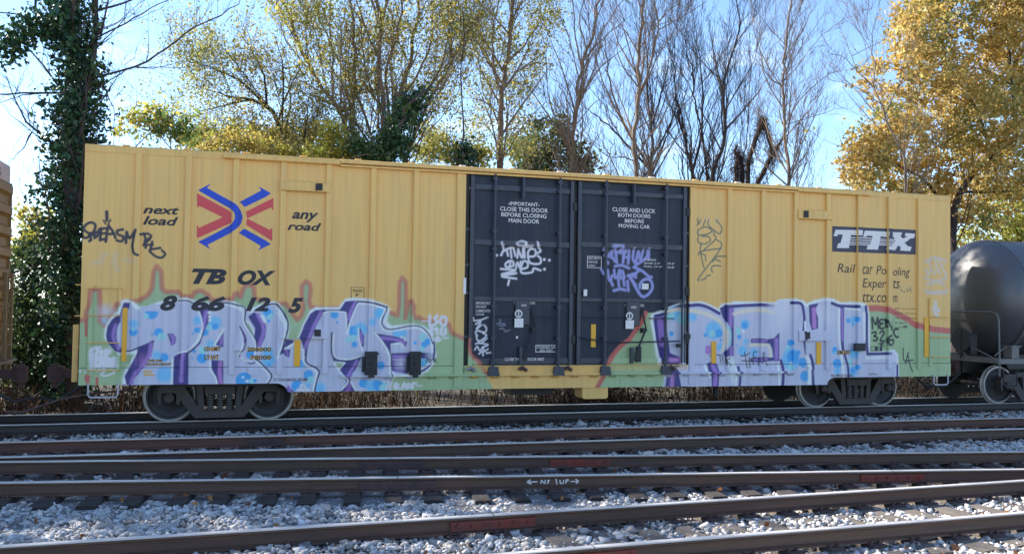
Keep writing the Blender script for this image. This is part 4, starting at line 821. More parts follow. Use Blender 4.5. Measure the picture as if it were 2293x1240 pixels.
rects('white_label','W',[(598,390,705,500)],WH,D1,-.03); rects('white_label','V',[(510,412,590,495)],WH,D2,-.03); rects('white_label','V',[(678,62,742,118)],WH,D2,dy); rects('white_label','V',[(108,120,142,182)],WH,D2,-.034); rects('white_label','W',[(615,605,640,632)],WH,D1,-.03)
rects('seam_strip','P',[(1036,622,1042,658)],WH,boxcar,-.045)
def ringsym(parent,f,cx,cy,r):
    c=xz(f,[(cx,cy),(cx+r,cy)]); rr=c[1,0]-c[0,0]; V=[];F=[]
    for i in range(24):
        t=2*math.pi*i/24; V+=[(c[0,0]+rr*math.cos(t),c[0,1]+rr*math.sin(t)),(c[0,0]+.68*rr*math.cos(t),c[0,1]+.68*rr*math.sin(t))]
    for i in range(24): a=2*i; b=2*((i+1)%24); F.append((a,b,b+1,a+1))
    n=len(V); V+=[(c[0,0]-.14*rr,c[0,1]-.62*rr),(c[0,0]+.14*rr,c[0,1]-.62*rr),(c[0,0]+.14*rr,c[0,1]+.62*rr),(c[0,0]-.14*rr,c[0,1]+.62*rr)]; F.append((n,n+1,n+2,n+3))
    conform('lock_symbol',np.array(V),F,WH,parent,-.03)
ringsym(D1,'W',648,335,46); ringsym(D2,'V',548,372,34)
# stencilled data
for f,b in (('B',(288,722,467,771)),('B',(290,814,447,867)),('B',(762,728,1027,777)),('B',(797,818,1027,867)),('A',(795,862,962,892)),('A',(785,902,1058,932)),('G',(170,712,318,762))):
    x0,y0,x1,y1=b; n=max(4,int((x1-x0)/28)); w=(x1-x0)/n
    rects('stencil_mask',f,[(x0+i*w,y0+6,x0+i*w+w*.55,y1-4) for i in range(n)],M['stencil'],boxcar,-.0125 if y1>960 else None,.003)
for s,f,b in (('LD LMT','B',(288,722,467,771)),('LT WT','B',(290,814,447,867)),('206000','B',(762,728,1027,777)),('78000','B',(797,818,1027,867)),('THIS CAR','A',(795,862,962,892)),('EXCESS HEIGHT','A',(785,902,1058,932)),('XM 1871','G',(170,712,318,762)),('PLATE','U',(695,246,770,270)),('F','U',(718,281,742,305)),('70 K','D',(560,800,692,850))): lettering(s,f,b,M['brown_ink'] if s!='70 K' else M['ink'],bold=.015,gap=.007)
for s,f,b in (('70 TON BRAKE BEAMS','C',(-40,1024,345,1055)),('RELUBRICATED BRG','G',(105,980,345,1005)),('COTS 8','G',(520,968,612,990))): lettering(s,f,b,M['brown_ink'],y=-.0125,bold=.01)
for i,s in enumerate(('EW 15-2 H 15-9','EXTR  W 10-5','IW  9-6 H 13-0','IL 60-9','CU FT 7550')): lettering(s,'G',(815,242+52*i,1045 if i<3 else 940,264+52*i),M['brown_ink'],bold=.0)
rects('stencil_frame','U',[(676,228,786,232),(676,232,681,318),(781,232,786,318)],M['brown_ink'],boxcar,None)
rects('stencil_mask','A',[(750,985,850,1000),(750,1010,840,1022),(755,1030,875,1045)],M['stencil'],boxcar,-.0125)
rects('stencil_frame','G',[(540,670,675,675),(540,718,675,723),(540,675,546,718),(588,672,625,720),(642,672,672,720)],M['sign'],boxcar,None,.005)
# crossed-roads logo
def poly(name,f,pts,m,label=None,y=None,gap=.004):
    V=xz(f,pts); return conform(name,V,[tuple(range(len(V)))],m,boxcar,y,gap,label)
BL=[(1035,460),(1140,405),(1107,440),(1210,498),(1305,550),(1350,582),(1382,625),(1400,680),(1384,735),(1352,772),(1300,808),(1200,860),(1110,905),(1135,940),(1035,880),(1080,860),(1200,798),(1290,748),(1322,720),(1335,682),(1326,640),(1300,610),(1200,555)]
quads=[]
up=[(1035,460),(1107,440),(1210,498),(1305,550),(1350,582),(1382,625),(1400,680),(1384,735),(1352,772),(1300,808),(1200,860),(1110,905),(1035,880)]
dn=[(1035,460),(1080,486),(1200,555),(1300,610),(1326,640),(1335,660),(1335,682),(1330,705),(1318,724),(1290,748),(1200,798),(1080,860),(1035,880)]
V=np.vstack([xz('X',up),xz('X',dn)]); n=len(up)
o=conform('logo_road',V,[(i,i+1,n+i+1,n+i) for i in range(n-1)],M['logo_blue'],boxcar)
poly('logo_barb','X',[(1035,460),(1140,405),(1107,440)],M['logo_blue'],gap=.006); poly('logo_barb','X',[(1035,880),(1110,905),(1135,940)],M['logo_blue'],gap=.006)
poly('logo_road','X',[(1375,555),(1550,462),(1590,512),(1415,597)],M['logo_blue']); poly('logo_barb','X',[(1550,462),(1533,430),(1630,485),(1590,512)],M['logo_blue'])
poly('logo_road','X',[(1410,772),(1590,872),(1548,915),(1368,808)],M['logo_blue']); poly('logo_barb','X',[(1590,872),(1628,900),(1525,950),(1548,915)],M['logo_blue'])
V=xz('X',[(1025,485),(1250,605),(1305,640),(1305,725),(1250,750),(1025,852),(1035,770),(1235,680),(1040,585)])
conform('logo_road',V,[(0,1,7,8),(1,2,3,4),(1,4,7),(4,5,6,7)],M['logo_red'],boxcar)
poly('logo_barb','X',[(1025,485),(1055,575),(1028,605)],M['logo_red'],gap=.006); poly('logo_barb','X',[(1025,852),(1025,738),(1040,768)],M['logo_red'],gap=.006)
V=xz('X',[(1650,522),(1425,635),(1435,690),(1425,740),(1640,875),(1622,785),(1440,690),(1630,600)])
conform('logo_road',V,[(0,1,2,7),(2,3,4,5)],M['logo_red'],boxcar)
poly('logo_barb','X',[(1650,522),(1630,598),(1648,628)],M['logo_red'],gap=.006); poly('logo_barb','X',[(1640,875),(1618,788),(1640,762)],M['logo_red'],gap=.006)
# owner's sign
a=xz('Z',[(225,445),(1190,775)]); sx0,sz1,sx1,sz0=a[0,0],a[0,1],a[1,0],a[1,1]
conform('owner_sign',np.array([(sx0,sz0),(sx1,sz0),(sx1,sz1),(sx0,sz1)]),[(0,1,2,3)],M['sign'],boxcar,label='navy rectangle with white slab letters TTX')
Tt=[(262,488),(485,492),(490,545),(440,545),(415,700),(275,698),(292,645),(318,643),(345,545),(292,540),(280,562),(236,560)]
def tri_poly(name,pts,m,gap):
    V=xz('Z',pts); bm=bmesh.new(); f=bm.faces.new([bm.verts.new((x,z,0)) for x,z in V]); r=bmesh.ops.triangulate(bm,faces=[f]); bm.verts.index_update()
    VV=np.array([(v.co.x,v.co.y) for v in bm.verts]); FF=[tuple(v.index for v in t.verts) for t in bm.faces]; bm.free(); return conform(name,VV,FF,m,boxcar,None,gap)
tri_poly('sign_letter',Tt,WH,.008)
T2p=[(600,498),(845,510),(848,560),(785,560),(752,718),(620,714),(636,662),(662,660),(690,560),(628,556),(618,572),(578,570)]
tri_poly('sign_letter',T2p,WH,.008)
tri_poly('sign_letter',[(490,492),(580,496),(570,556),(440,548),(445,520)],WH,.0075); tri_poly('sign_letter',[(850,512),(866,513),(858,574),(790,566),(795,545)],WH,.0075)
Xp=[(918,515),(1030,520),(1015,570),(1045,590),(1095,565),(1060,560),(1070,525),(1180,535),(1170,585),(1130,588),(1060,640),(1100,680),(1140,685),(1125,735),(1008,728),(1015,690),(985,668),(950,725),(848,718),(855,680),(890,678),(955,620),(935,575),(905,570)]
tri_poly('sign_letter',Xp,WH,.008)
for a_,b_ in (((415,572),(680,582)),((410,600),(675,608)),((408,628),(668,634)),((406,652),(660,657)),((760,590),(960,600)),((755,612),(950,618)),((750,636),(940,642)),((745,655),(930,662))):
    tri_poly('sign_stripe',[a_,b_,(b_[0],b_[1]+11),(a_[0],a_[1]+11)],WH,.0072)
# chalk on the rail of the slanting track
ro,off=R3[1]
def chalk(lines):
    mb=MB(); ys=off-.0122
    for l in lines:
        for (xa,za),(xb,zb) in zip(l[:-1],l[1:]):
            d=np.array([xb-xa,zb-za]); d/=np.linalg.norm(d); n=np.array([-d[1],d[0]])*.0075
            mb.add([(xa+n[0],ys,za+n[1]),(xb+n[0],ys,zb+n[1]),(xb-n[0],ys,zb-n[1]),(xa-n[0],ys,za-n[1])],[(0,1,2,3)])
    mb.build('chalk_mark',M['white'],ro)
u0=6.38-8; zc=-.088; h=.04
def U(k): return u0+k*.0066
chalk([[(U(0),zc),(U(22),zc+.004)],[(U(8),zc+h*.8),(U(0),zc),(U(10),zc-h*.7)],[(U(29),zc-h*.6),(U(30),zc+h*.7),(U(37),zc-h*.6),(U(38),zc+h*.7)],[(U(47),zc+h*.6),(U(42),zc+h*.3),(U(46),zc-h*.1),(U(41),zc-h*.6)],[(U(60),zc+h),(U(62),zc-h)],[(U(68),zc+h*.6),(U(69),zc-h*.6),(U(75),zc-h*.6),(U(76),zc+h*.6)],[(U(80),zc-h*.7),(U(81),zc+h*.7),(U(87),zc+h*.5),(U(81),zc)],[(U(90),zc),(U(107),zc)],[(U(100),zc+h*.8),(U(107),zc),(U(101),zc-h*.7)]])

# ================================================================= tank car behind the boxcar (right)
TX=21.0; TR=1.5; TZc=2.6; TY=W2/2
tank=tag(empty('tank_car',(0,0,0)),'black tank car coupled behind the yellow boxcar','tank car')
mb=MB(); prof=[]
for i in range(13):
    t=math.pi/2*i/12; prof.append((TR*math.sin(t)*.998+.0001,-.72*math.cos(t)))
head=mb.lathe(prof,(TX,TY,TZc),axis='x',n=64).build('tank_head',M['tank'],tank,smooth=True)
mb=MB(); mb.lathe([(TR,0),(TR,13)],(TX,TY,TZc),axis='x',n=64); mb.lathe([(TR,13),(TR*.7,13.5),(0.001,13.72)],(TX,TY,TZc),axis='x',n=64); mb.build('tank_shell',M['tank'],tank,smooth=True)
mb=MB(); mb.lathe([(TR+.001,-.012),(TR+.012,-.006),(TR+.012,.006),(TR+.001,.012)],(TX,TY,TZc),axis='x',n=64); mb.build('weld_seam',M['tank'],tank,smooth=True)
mb=MB(); mb.prism([(TX-.05,.85),(TX+1.3,.85),(TX+1.3,1.3),(TX-.2,1.15)],TY-.9,TY+.9); mb.box(TX-.9,TX+1.5,TY-.3,TY+.3,.72,1.1); mb.build('stub_sill',M['black'],tank)
mb=MB(); mb.box(20.0,20.08,.10,3.14,1.03,1.16); mb.box(20.08,21.0,.10,.20,1.02,1.14); mb.box(20.08,20.9,3.04,3.14,1.02,1.14); mb.build('end_sill',M['tank_light'],tank)
mb=MB()
for i in range(7): mb.box(20.09+i*.11,20.17+i*.11,.21,3.03,1.12,1.14)
mb.build('end_platform',M['black'],tank)
mb=MB(); mb.tube([(20.05,3.1,1.1),(20.05,3.1,2.12),(20.05,3.02,2.23),(20.05,2.9,2.26),(20.05,.34,2.26),(20.05,.2,2.22),(20.05,.12,2.08),(20.05,.10,1.2),(20.05,.10,.72)],.02,8); mb.build('end_handrail',M['tank_light'],tank,smooth=True)
mb=MB(); mb.tube([(20.03,2.5,2.24),(20.03,1.1,1.15)],.022,6); mb.tube([(20.03,1.6,1.6),(20.03,.3,1.17)],.016,6); mb.build('handrail_brace',M['tank_light'],tank)
mb=MB(); mb.tube([(20.15,.08,.86),(20.15,.08,.52),(20.18,.08,.50),(20.52,.08,.50),(20.55,.08,.52),(20.55,.08,.86)],.016,7); mb.build('stirrup_step',M['black'],tank)
mb=MB(); mb.lathe([(0,-.02),(.30,-.02),(.30,.02),(.26,.02),(.26,-.0)],(20.0,1.25,1.55),axis='x',n=24); mb.box(19.97,20.02,1.23,1.27,1.1,1.8); mb.box(20.1,20.3,1.05,1.45,1.2,1.7); mb.build('brake_wheel',M['black'],tank)
mb=MB(); mb.box(20.5,20.72,.18,.42,1.15,1.42); mb.box(20.46,20.76,.15,.45,1.42,1.45); mb.tube([(20.1,.3,1.2),(20.35,.28,1.38),(20.5,.3,1.41)],.018,6); mb.build('valve_box',M['tank_light'],tank)
mb=MB(); th=[math.radians(a) for a in range(200,262,6)]
mb.tube([(TX+.02,TY+(TR+.03)*math.cos(t),TZc+(TR+.03)*math.sin(t)) for t in th],.03,6); mb.build('ladder_rail',M['tank_light'],tank,smooth=True)
mb=MB(); mb.box(TX+.35,TX+.5,.09,.105,2.2,3.0); mb.build('reflector_strip',M['refl'],tank)
coupler(tank,20.0,-1,M['rust'],.75)
truck(tank,20.733+.889); truck(tank,32.5)

# ================================================================= neighbour boxcar (left)
nb=tag(empty('boxcar',(0,0,0)),'older yellow boxcar with corrugated end and grey white top','boxcar')
NX=-1.80; NZT=4.9; NL=15.0
mb=MB(); mb.box(NX-NL,NX-.03,0.0,W2,.80,NZT-.34); mb.build('body',M['yel_old'],nb)
mb=MB(); mb.box(NX-NL,NX-.028,-.002,W2+.002,NZT-.34,NZT); mb.build('top_band',M['grey_top'],nb)
for i in range(9):
    z=.92+i*.42
    mb=MB(); mb.prism([(NX-.03,z),(NX+.045,z+.06),(NX+.05,z+.20),(NX-.03,z+.26)],.06,W2-.06); mb.build('end_corrugation',M['yel_old'],nb)
for y in (.0,W2-.05): MB().box(NX-.029,NX+.02,y,y+.055,.80,NZT-.345).build('corner_post',M['yel_old'],nb)
for i in range(5):
    z=.95+i*.38; MB().tube([(NX-.02,W2-.62,z),(NX+.12,W2-.62,z),(NX+.12,W2-.1,z),(NX-.02,W2-.1,z)],.012,6).build('end_rung',M['yel_old'],nb)
for y in (W2-.62,W2-.12): MB().box(NX+.06,NX+.115,y-.03,y+.03,.8,2.75).build('ladder_stile',M['yel_old'],nb)
mb=MB(); mb.box(NX-.03,NX+.28,.5,W2-.4,1.02,1.06); mb.build('crossover_step',M['tank_light'],nb)
mb=MB(); mb.box(NX-NL+.1,NX-.1,W2/2-.2,W2/2+.2,.7,.805); mb.build('center_sill',M['black'],nb)
rb=xz('P',[(0,378),(26,392)],2.0)
V,F=text_mesh('TBX 8712'); mn=V.min(0); mxx=V.max(0); V=(V-mn)/(mxx-mn)
mb=MB()
for f in F: mb.add([(NX-.026,.9+V[i,0]*1.6,4.63+V[i,1]*.14) for i in f],[tuple(range(len(f)))])
mb.build('lettering',M['ink'],nb)
coupler(nb,NX,1,M['rust'],.75)
truck(nb,NX-2.6); truck(nb,NX-12.2)

# ================================================================= vegetation
def nrm(v): return v/(np.linalg.norm(v)+1e-9)
class Wood:
    def __init__(s): s.mb=MB(); s.tips=[]
def sprout(w,pts,rads,lvl,dens,rnd,ang=.8,up=.25,lenf=.42,minr=.006,t0=.2):
    pts=[np.array(p) for p in pts]; seg=[np.linalg.norm(b-a) for a,b in zip(pts[:-1],pts[1:])]; L=sum(seg)
    n=max(1,int(L*dens+rnd.random())) if lvl>0 else 0
    for _ in range(n):
        t=(t0+(1-t0)*rnd.random())*L; i=0
        while i<len(seg)-1 and t>seg[i]: t-=seg[i]; i+=1
        f=min(1,t/max(seg[i],1e-6)); p=pts[i]+(pts[i+1]-pts[i])*f; d=nrm(pts[i+1]-pts[i]); r=rads[i]+(rads[i+1]-rads[i])*f
        k=nrm(np.array([rnd.gauss(0,1),rnd.gauss(0,1),rnd.gauss(0,1)])); k=nrm(k-d*(k@d))
        dd=nrm(d*math.cos(ang)+k*math.sin(ang)*rnd.uniform(.7,1.2)+np.array([0,0,up]))
        ll=min(max(L*lenf*rnd.uniform(.5,1.1),.35),3.2); rr=max(min(r*.5,.013*ll),minr)
        cp=[p]; m=4 if lvl>1 else 3
        for j in range(m):
            dd=nrm(dd+np.array([rnd.gauss(0,.16),rnd.gauss(0,.16),rnd.gauss(0,.12)+up*.25])); cp.append(cp[-1]+dd*ll/m)
        rl=[rr*(1-.75*j/m) for j in range(m+1)]
        w.mb.tube(cp,rl,4 if rr>.03 else 3,cap=False); w.tips.append((cp[-1],dd)); 
        if lvl<=1: w.tips.append((cp[1],dd))
        sprout(w,cp,rl,lvl-1,dens*1.5,rnd,ang,up,.5,minr,.1)
def limb_pts(px,Y,rnd,spread=.5):
    out=[]; y=Y
    for i,(a,b) in enumerate(px):
        out.append(at(a,b,y)); y+=rnd.uniform(-spread,spread) if i else 0
    return out
def refine(pts,rads,rnd,j=.06):
    P=smooth_open(np.array(pts),4); n=len(P); r=np.interp(np.linspace(0,1,n),np.linspace(0,1,len(rads)),rads)
    P=P+np.array([[rnd.gauss(0,j),rnd.gauss(0,j),0] for _ in range(n)])*np.linspace(0,1,n)[:,None]
    return [p for p in P],list(r)
def leaf_quads(C,size,rnd_,up=0.0,aspect=.6):
    n=len(C); a=rnd_.normal(size=(n,3)); a[:,2]-=up; a/=np.linalg.norm(a,axis=1,keepdims=True)
    b=rnd_.normal(size=(n,3)); b-=a*(a*b).sum(1,keepdims=True); b/=np.linalg.norm(b,axis=1,keepdims=True)
    s=size*rnd_.lognormal(0,.32,(n,1)); A=a*s*.5; B=b*s*.5*aspect
    k=np.cross(a,b)*s*.12
    V=np.stack([C-A,C-B*1.0+A*.1+k,C+A,C+B*1.0+A*.1+k],1).reshape(-1,3); F=np.arange(4*n).reshape(n,4); return V,F
def leaf_colors(n,pal,rnd_,jit=.18,C=None):
    pal=np.array(pal,float); i=rnd_.integers(0,len(pal),n)
    if C is not None:      # neighbouring leaves share a hue
        h=np.sin(C[:,0]*1.1+1.3*np.sin(C[:,2]*.9))+np.sin(C[:,2]*1.3+C[:,1]*.7); h=(h-h.min())/(np.ptp(h)+1e-9)
        i=np.clip((h*.75+rnd_.random(n)*.5-.12)*len(pal),0,len(pal)-1).astype(int)
    c=pal[i]*(1+rnd_.normal(0,jit,(n,1))); return np.repeat(np.clip(c,.004,.9),4,0)
def disc_points(discs,Y,n,rnd_,thick=1.0,hollow=.35,zmin=-9):
    n0=n; k_=14; n=max(1,n//k_); ds=np.array([d[:3] for d in discs],float); w=ds[:,2]**2; w/=w.sum(); i=rnd_.choice(len(ds),n,p=w)
    u=rnd_.normal(size=(n,3)); u/=np.linalg.norm(u,axis=1,keepdims=True); r=(hollow+(1-hollow)*rnd_.random(n)**.6)
    c=at_arr(ds[:,:2],Y); dist=np.linalg.norm(c-CAM,axis=1); rad=ds[:,2]/F_PX*dist
    off=np.sin(ds[:,0]*.7+ds[:,1]*.31)*thick*.8
    P=c[i]+u*(r*rad[i])[:,None]; P[:,1]+=off[i]+rnd_.normal(0,.2*thick,n); P=np.repeat(P,k_,0)[:n0]; P=P+rnd_.normal(0,1,P.shape)*np.repeat(rnd_.uniform(.10,.26,(n,1)),k_,0)[:len(P)]*np.array([1,1,.7]); return P[P[:,2]>zmin]
def tree(name,label,Y,limbs,bark,discs=(),nl=0,lsize=.12,pal=None,lvl=2,dens=1.0,seed=0,leaf=None,tipleaf=0,up=.25,group=None,thick=1.0,spread=.5,ang=.8,base=None,minr=.006,hollow=.35,tip_sig=.14,cat='tree',rscale=.68):
    rnd=random.Random(seed); r_=np.random.default_rng(seed); w=Wood()
    b=base if base is not None else at(limbs[0][0][0][0],limbs[0][0][0][1],Y); root=np.array([b[0],Y,GZ])
    t=tag(empty(name,tuple(root)),label,cat,group)
    skel=[]
    for k,(px,r0,r1) in enumerate(limbs):
        P=limb_pts(px,Y,rnd,spread); r0*=rscale; r1*=rscale
        if k and skel:      # a limb leaves the wood it grows from
            d=[np.linalg.norm((q-P[0])[[0,2]]) for q in skel]; j=int(np.argmin(d)); P=[p+np.array([0,skel[j][1]-P[0][1],0]) for p in P]
            if d[j]<.6: P[0]=skel[j]
            else: P=[np.array([P[0][0],P[0][1],GZ-.1])]+P
        if k==0: P=[np.array([P[0][0],Y,GZ-.15])]+P; rr=[r0*1.35]+list(np.linspace(r0,r1,len(P)-1))
        else: rr=list(np.linspace(r0,r1,len(P)))
        P,rr=refine(P,rr,rnd); skel+=P; w.mb.tube(P,rr,8 if r0>.08 else 6,cap=False); sprout(w,P,rr,lvl,dens,rnd,ang,up,minr=minr)
    tr=w.mb; tr.V=[tuple(np.array(v)-root) for v in tr.V]; tr.build('trunk',bark,t,smooth=True)
    if nl or tipleaf:
        Cs=[]
        if nl: Cs.append(disc_points(discs,Y,nl,r_,thick,hollow))
        if tipleaf and w.tips:
            T=np.array([p for p,_ in w.tips]); T=np.repeat(T,tipleaf,0); Cs.append(T+r_.normal(0,tip_sig,T.shape))
        C=np.vstack(Cs); C=C[C[:,2]>GZ+.05]
        V,F=leaf_quads(C,lsize,r_); arr_mesh('crown',V-root,F,leaf or M['leaf'],t,colr=leaf_colors(len(C),pal,r_,C=C))
    return t
OLIVE=[lin(152,152,80),lin(172,164,88),lin(134,142,76),lin(186,170,94),lin(122,130,72)]
TAN=[lin(176,158,86),lin(192,168,96),lin(158,150,80),lin(142,144,76)]
IVY=[lin(46,80,50),lin(38,70,48),lin(58,92,52),lin(34,62,50),lin(74,104,58)]
YG=[lin(168,164,70),lin(184,172,76),lin(140,150,62),lin(196,182,92)]
ORANGE=[lin(138,144,80),lin(168,158,86),lin(190,164,90),lin(202,174,100),lin(188,152,84),lin(200,184,118),lin(154,150,84)]
tree('ivy_tree','tall tree wrapped in dark green ivy beside the boxcar end',7.0,
 [([(165,880),(163,700),(160,450),(158,250),(165,100),(160,-80)],.33,.22),([(185,330),(200,180),(210,60),(215,-80)],.16,.10),
  ([(118,110),(95,50),(70,-40)],.07,.04),([(135,90),(105,10),(92,-50)],.08,.05),([(222,168),(330,140),(420,75),(510,22),(560,-20)],.045,.01),([(215,95),(280,42),(350,2),(420,-40)],.035,.01),([(212,30),(290,-10),(380,-60)],.05,.012),
  ([(228,225),(270,170),(300,130)],.03,.008),([(112,218),(55,207),(-30,212)],.05,.015),([(108,180),(50,212),(-10,232)],.03,.01),([(108,268),(78,228),(66,320)],.035,.008),([(100,300),(40,330),(0,370)],.03,.008),([(222,190),(260,260),(240,310)],.02,.006),([(140,60),(60,30),(-30,10)],.05,.02)],
 M['bark_dark'],[(150,860,46),(152,800,44),(150,740,46),(148,690,42),(155,640,44),(148,590,40),(156,540,44),(150,490,46),(158,440,44),(150,395,46),(165,350,42),(150,310,36),(176,285,40),(160,240,36),(182,205,38),(160,170,36),(172,130,36),(160,95,34),(172,55,32),(150,15,34),(205,160,24),(208,268,24),(196,330,28),(125,330,18),(104,62,30),(72,74,28),(42,88,26),(18,110,22),(4,130,16),(132,46,22),(205,55,12),(212,15,10),(108,440,20),(196,400,24),(120,560,20),(190,620,18)],17000,.12,IVY,lvl=3,dens=1.5,seed=11,leaf=M['leaf_ivy'],thick=.35,hollow=.3,ang=.7)
tree('leaning_tree','leaning tree with tan leaves and arching limbs beside the ivy tree',13.0,
 [([(662,410),(629,290),(597,240),(558,223),(500,214),(440,190)],.14,.02),([(597,240),(548,190),(516,171),(468,150),(420,140)],.07,.012),([(629,290),(575,300),(520,285)],.05,.012),([(560,223),(480,240),(420,260)],.05,.012),([(600,245),(590,170),(560,110),(520,60)],.07,.012),([(640,310),(650,220),(640,130)],.06,.01)],
 M['bark_dark'],[(400,120,40),(450,105,58),(520,135,66),(430,170,50),(480,215,60),(560,180,60),(600,145,50),(450,255,60),(500,290,50),(550,275,50),(600,300,50),(420,290,40),(650,260,50),(640,200,40),(560,330,40),(630,330,40)],8000,.07,TAN+OLIVE[:3],lvl=3,dens=2.2,seed=12,tipleaf=5,tip_sig=.2,thick=1.2,hollow=.1)
tree('fan_tree','many-stemmed tree fanning out above the boxcar with olive leaves',11.0,
 [([(855,420),(857,277),(852,161),(850,65),(846,-60)],.15,.07),([(774,420),(774,290),(745,226),(706,174),(671,97),(632,0),(618,-60)],.12,.05),([(790,420),(790,297),(793,161),(793,74),(781,-40)],.11,.05),
  ([(880,420),(893,232),(916,145),(932,48),(942,-50)],.12,.06),([(900,420),(958,232),(984,187),(1029,106),(1080,10),(1100,-40)],.10,.03),([(845,400),(830,300),(790,194),(745,106),(726,65),(700,-30)],.08,.03),([(868,400),(871,258),(865,161),(893,80),(905,-30)],.09,.04),([(745,226),(742,140),(735,60),(740,-30)],.06,.03),([(905,400),(930,260),(990,150),(1010,60),(1000,-30)],.06,.03),([(800,400),(830,330),(770,250),(700,215),(640,190)],.06,.02),([(893,232),(960,120),(970,20),(985,-40)],.06,.03)],
 M['bark'],[(640,30,50),(700,30,60),(700,120,50),(760,90,60),(820,60,60),(880,90,70),(950,60,70),(1000,120,70),(1010,40,60),(800,180,50),(760,230,50),(840,160,50),(920,180,50),(990,200,50),(680,60,40),(740,20,40),(900,20,60),(1050,80,60),(760,270,40),(700,180,40),(1000,270,40)],15000,.075,OLIVE,lvl=3,dens=1.6,seed=13,tipleaf=3,tip_sig=.2,thick=1.5,hollow=.1,ang=.6,up=.35)
tree('ivy_stump','leaning stump smothered in bright green ivy below the fan of stems',9.0,[([(868,420),(885,330),(905,260),(948,200)],.12,.06)],M['bark_dark'],[(800,338,24),(830,352,28),(868,342,34),(890,305,30),(902,262,27),(920,240,26),(940,215,20),(880,322,30)],4200,.12,IVY[2:]+IVY[:2],lvl=1,dens=.6,seed=14,leaf=M['leaf_ivy'],thick=.4,hollow=.4)
tree('yellow_bush','yellow green bush showing over the boxcar roof beside the ivy stump',9.6,[([(745,430),(748,360),(750,320)],.04,.015),([(748,380),(720,340)],.03,.01)],M['bark'],[(750,322,30),(730,342,30),(770,346,25),(705,352,22),(745,300,20),(790,330,16)],3000,.11,YG,lvl=2,dens=1.5,seed=15,thick=.6,cat='bush')
tree('yellow_bush','yellowish shrub showing under the leaning tree',10.0,[([(600,420),(605,350),(610,325)],.04,.015),([(605,380),(570,335)],.03,.01)],M['bark'],[(600,335,28),(650,342,24),(560,330,24),(520,320,24),(480,318,20)],2600,.1,YG+TAN,lvl=2,dens=1.5,seed=16,thick=.6,cat='bush')
tree('vine_shrub','loose light green vine shrub between ivy tree and leaning tree',9.0,[([(385,420),(380,320),(370,260),(350,235)],.03,.01),([(382,330),(330,270),(300,262)],.02,.006),([(375,290),(400,240)],.02,.006)],M['bark'],[(360,270,30),(395,295,36),(340,250,24),(300,262,22),(270,285,16),(330,300,24),(420,310,26),(375,235,18)],1300,.12,YG+[lin(92,120,62),lin(110,134,66)],lvl=2,dens=1.4,seed=17,thick=.6,hollow=.0,cat='shrub')
tree('slender_tree','straight brown tree with thin olive leaves above the navy doors',11.5,
 [([(1118,420),(1121,300),(1122,220),(1135,150),(1145,60),(1150,-50)],.17,.07),([(1122,218),(1101,150),(1100,80),(1115,-30)],.06,.03),([(1128,205),(1160,160),(1215,138)],.05,.012),([(1120,212),(1085,140),(1050,80),(1040,10)],.05,.015),([(1135,150),(1180,90),(1220,20)],.06,.015),([(1122,300),(1170,280),(1230,270)],.03,.01),([(1120,260),(1080,230),(1030,220)],.03,.01)],
 M['bark'],[(1080,60,60),(1150,100,60),(1200,60,60),(1060,180,50),(1180,180,50),(1090,260,50),(1180,300,50),(1150,340,40),(1060,310,40),(1230,30,40),(1220,130,40)],8500,.075,OLIVE,lvl=3,dens=1.9,seed=18,tipleaf=3,thick=1.2,hollow=.05)
tree('evergreen_tree','dark evergreen low behind the slender tree',20.0,[([(1235,420),(1235,340),(1238,280)],.12,.03),([(1235,350),(1180,330)],.06,.02),([(1235,360),(1300,355)],.06,.02)],M['bark_dark'],[(1180,335,42),(1230,345,50),(1280,352,40),(1240,298,38),(1312,372,28),(1170,372,32),(1210,270,22)],5500,.15,[lin(70,86,48),lin(56,74,44),lin(86,96,52),lin(104,104,54)],lvl=2,dens=1.0,seed=19,thick=1.0,hollow=.1)
tree('ivy_sapling','thin sapling with a green ivy cone at the roof edge',9.0,[([(1040,440),(1038,330),(1033,200),(1036,60),(1040,-30)],.05,.012)],M['bark_dark'],[(1040,322,10),(1040,345,17),(1042,368,22),(1040,395,24)],1100,.11,IVY[2:],lvl=2,dens=.8,seed=20,leaf=M['leaf_ivy'],thick=.2,hollow=.3)
tree('thicket_bush','low olive thicket between the yellow bush and the slender tree',12.5,[([(960,440),(962,350),(965,310)],.04,.012),([(962,360),(1000,320)],.03,.01),([(962,370),(920,330)],.03,.01)],M['bark'],[(940,345,30),(980,330,34),(1020,340,32),(1070,350,30),(1000,300,24),(1090,340,26),(950,300,20)],5000,.09,OLIVE[:4]+YG[:1],lvl=2,dens=1.5,seed=61,thick=.8,hollow=.0,cat='bush')
tree('thicket_bush','low yellow thicket under the arching limbs of the leaning tree',14.0,[([(480,430),(482,340),(485,300)],.04,.012),([(482,350),(530,310)],.03,.01),([(482,360),(430,315)],.03,.01)],M['bark'],[(430,310,30),(470,300,34),(520,305,34),(570,300,34),(620,310,34),(670,320,34),(700,290,26),(640,280,22)],7500,.09,TAN+YG[:2]+OLIVE[:2],lvl=2,dens=1.5,seed=62,thick=.8,hollow=.0,cat='bush')
def bare(label,Y,limbs,seed,bark='bark',lvl=3,dens=1.0,name='bare_tree',**k): return tree(name,label,Y,limbs,M[bark],lvl=lvl,dens=dens,seed=seed,group='bare trees behind the boxcar',**k)
bare('pale slim bare tree rising over the middle of the navy doors',10.5,[([(1278,430),(1280,330),(1290,240),(1300,160),(1330,60),(1352,-30)],.12,.05),([(1298,168),(1285,90),(1280,-20)],.05,.02),([(1303,150),(1345,90),(1410,35)],.05,.012),([(1288,260),(1250,200),(1220,170)],.03,.008),([(1285,290),(1330,230),(1390,200)],.03,.008),([(1310,120),(1300,50),(1310,-30)],.04,.02)],21,dens=2.0,up=.35,ang=.65)
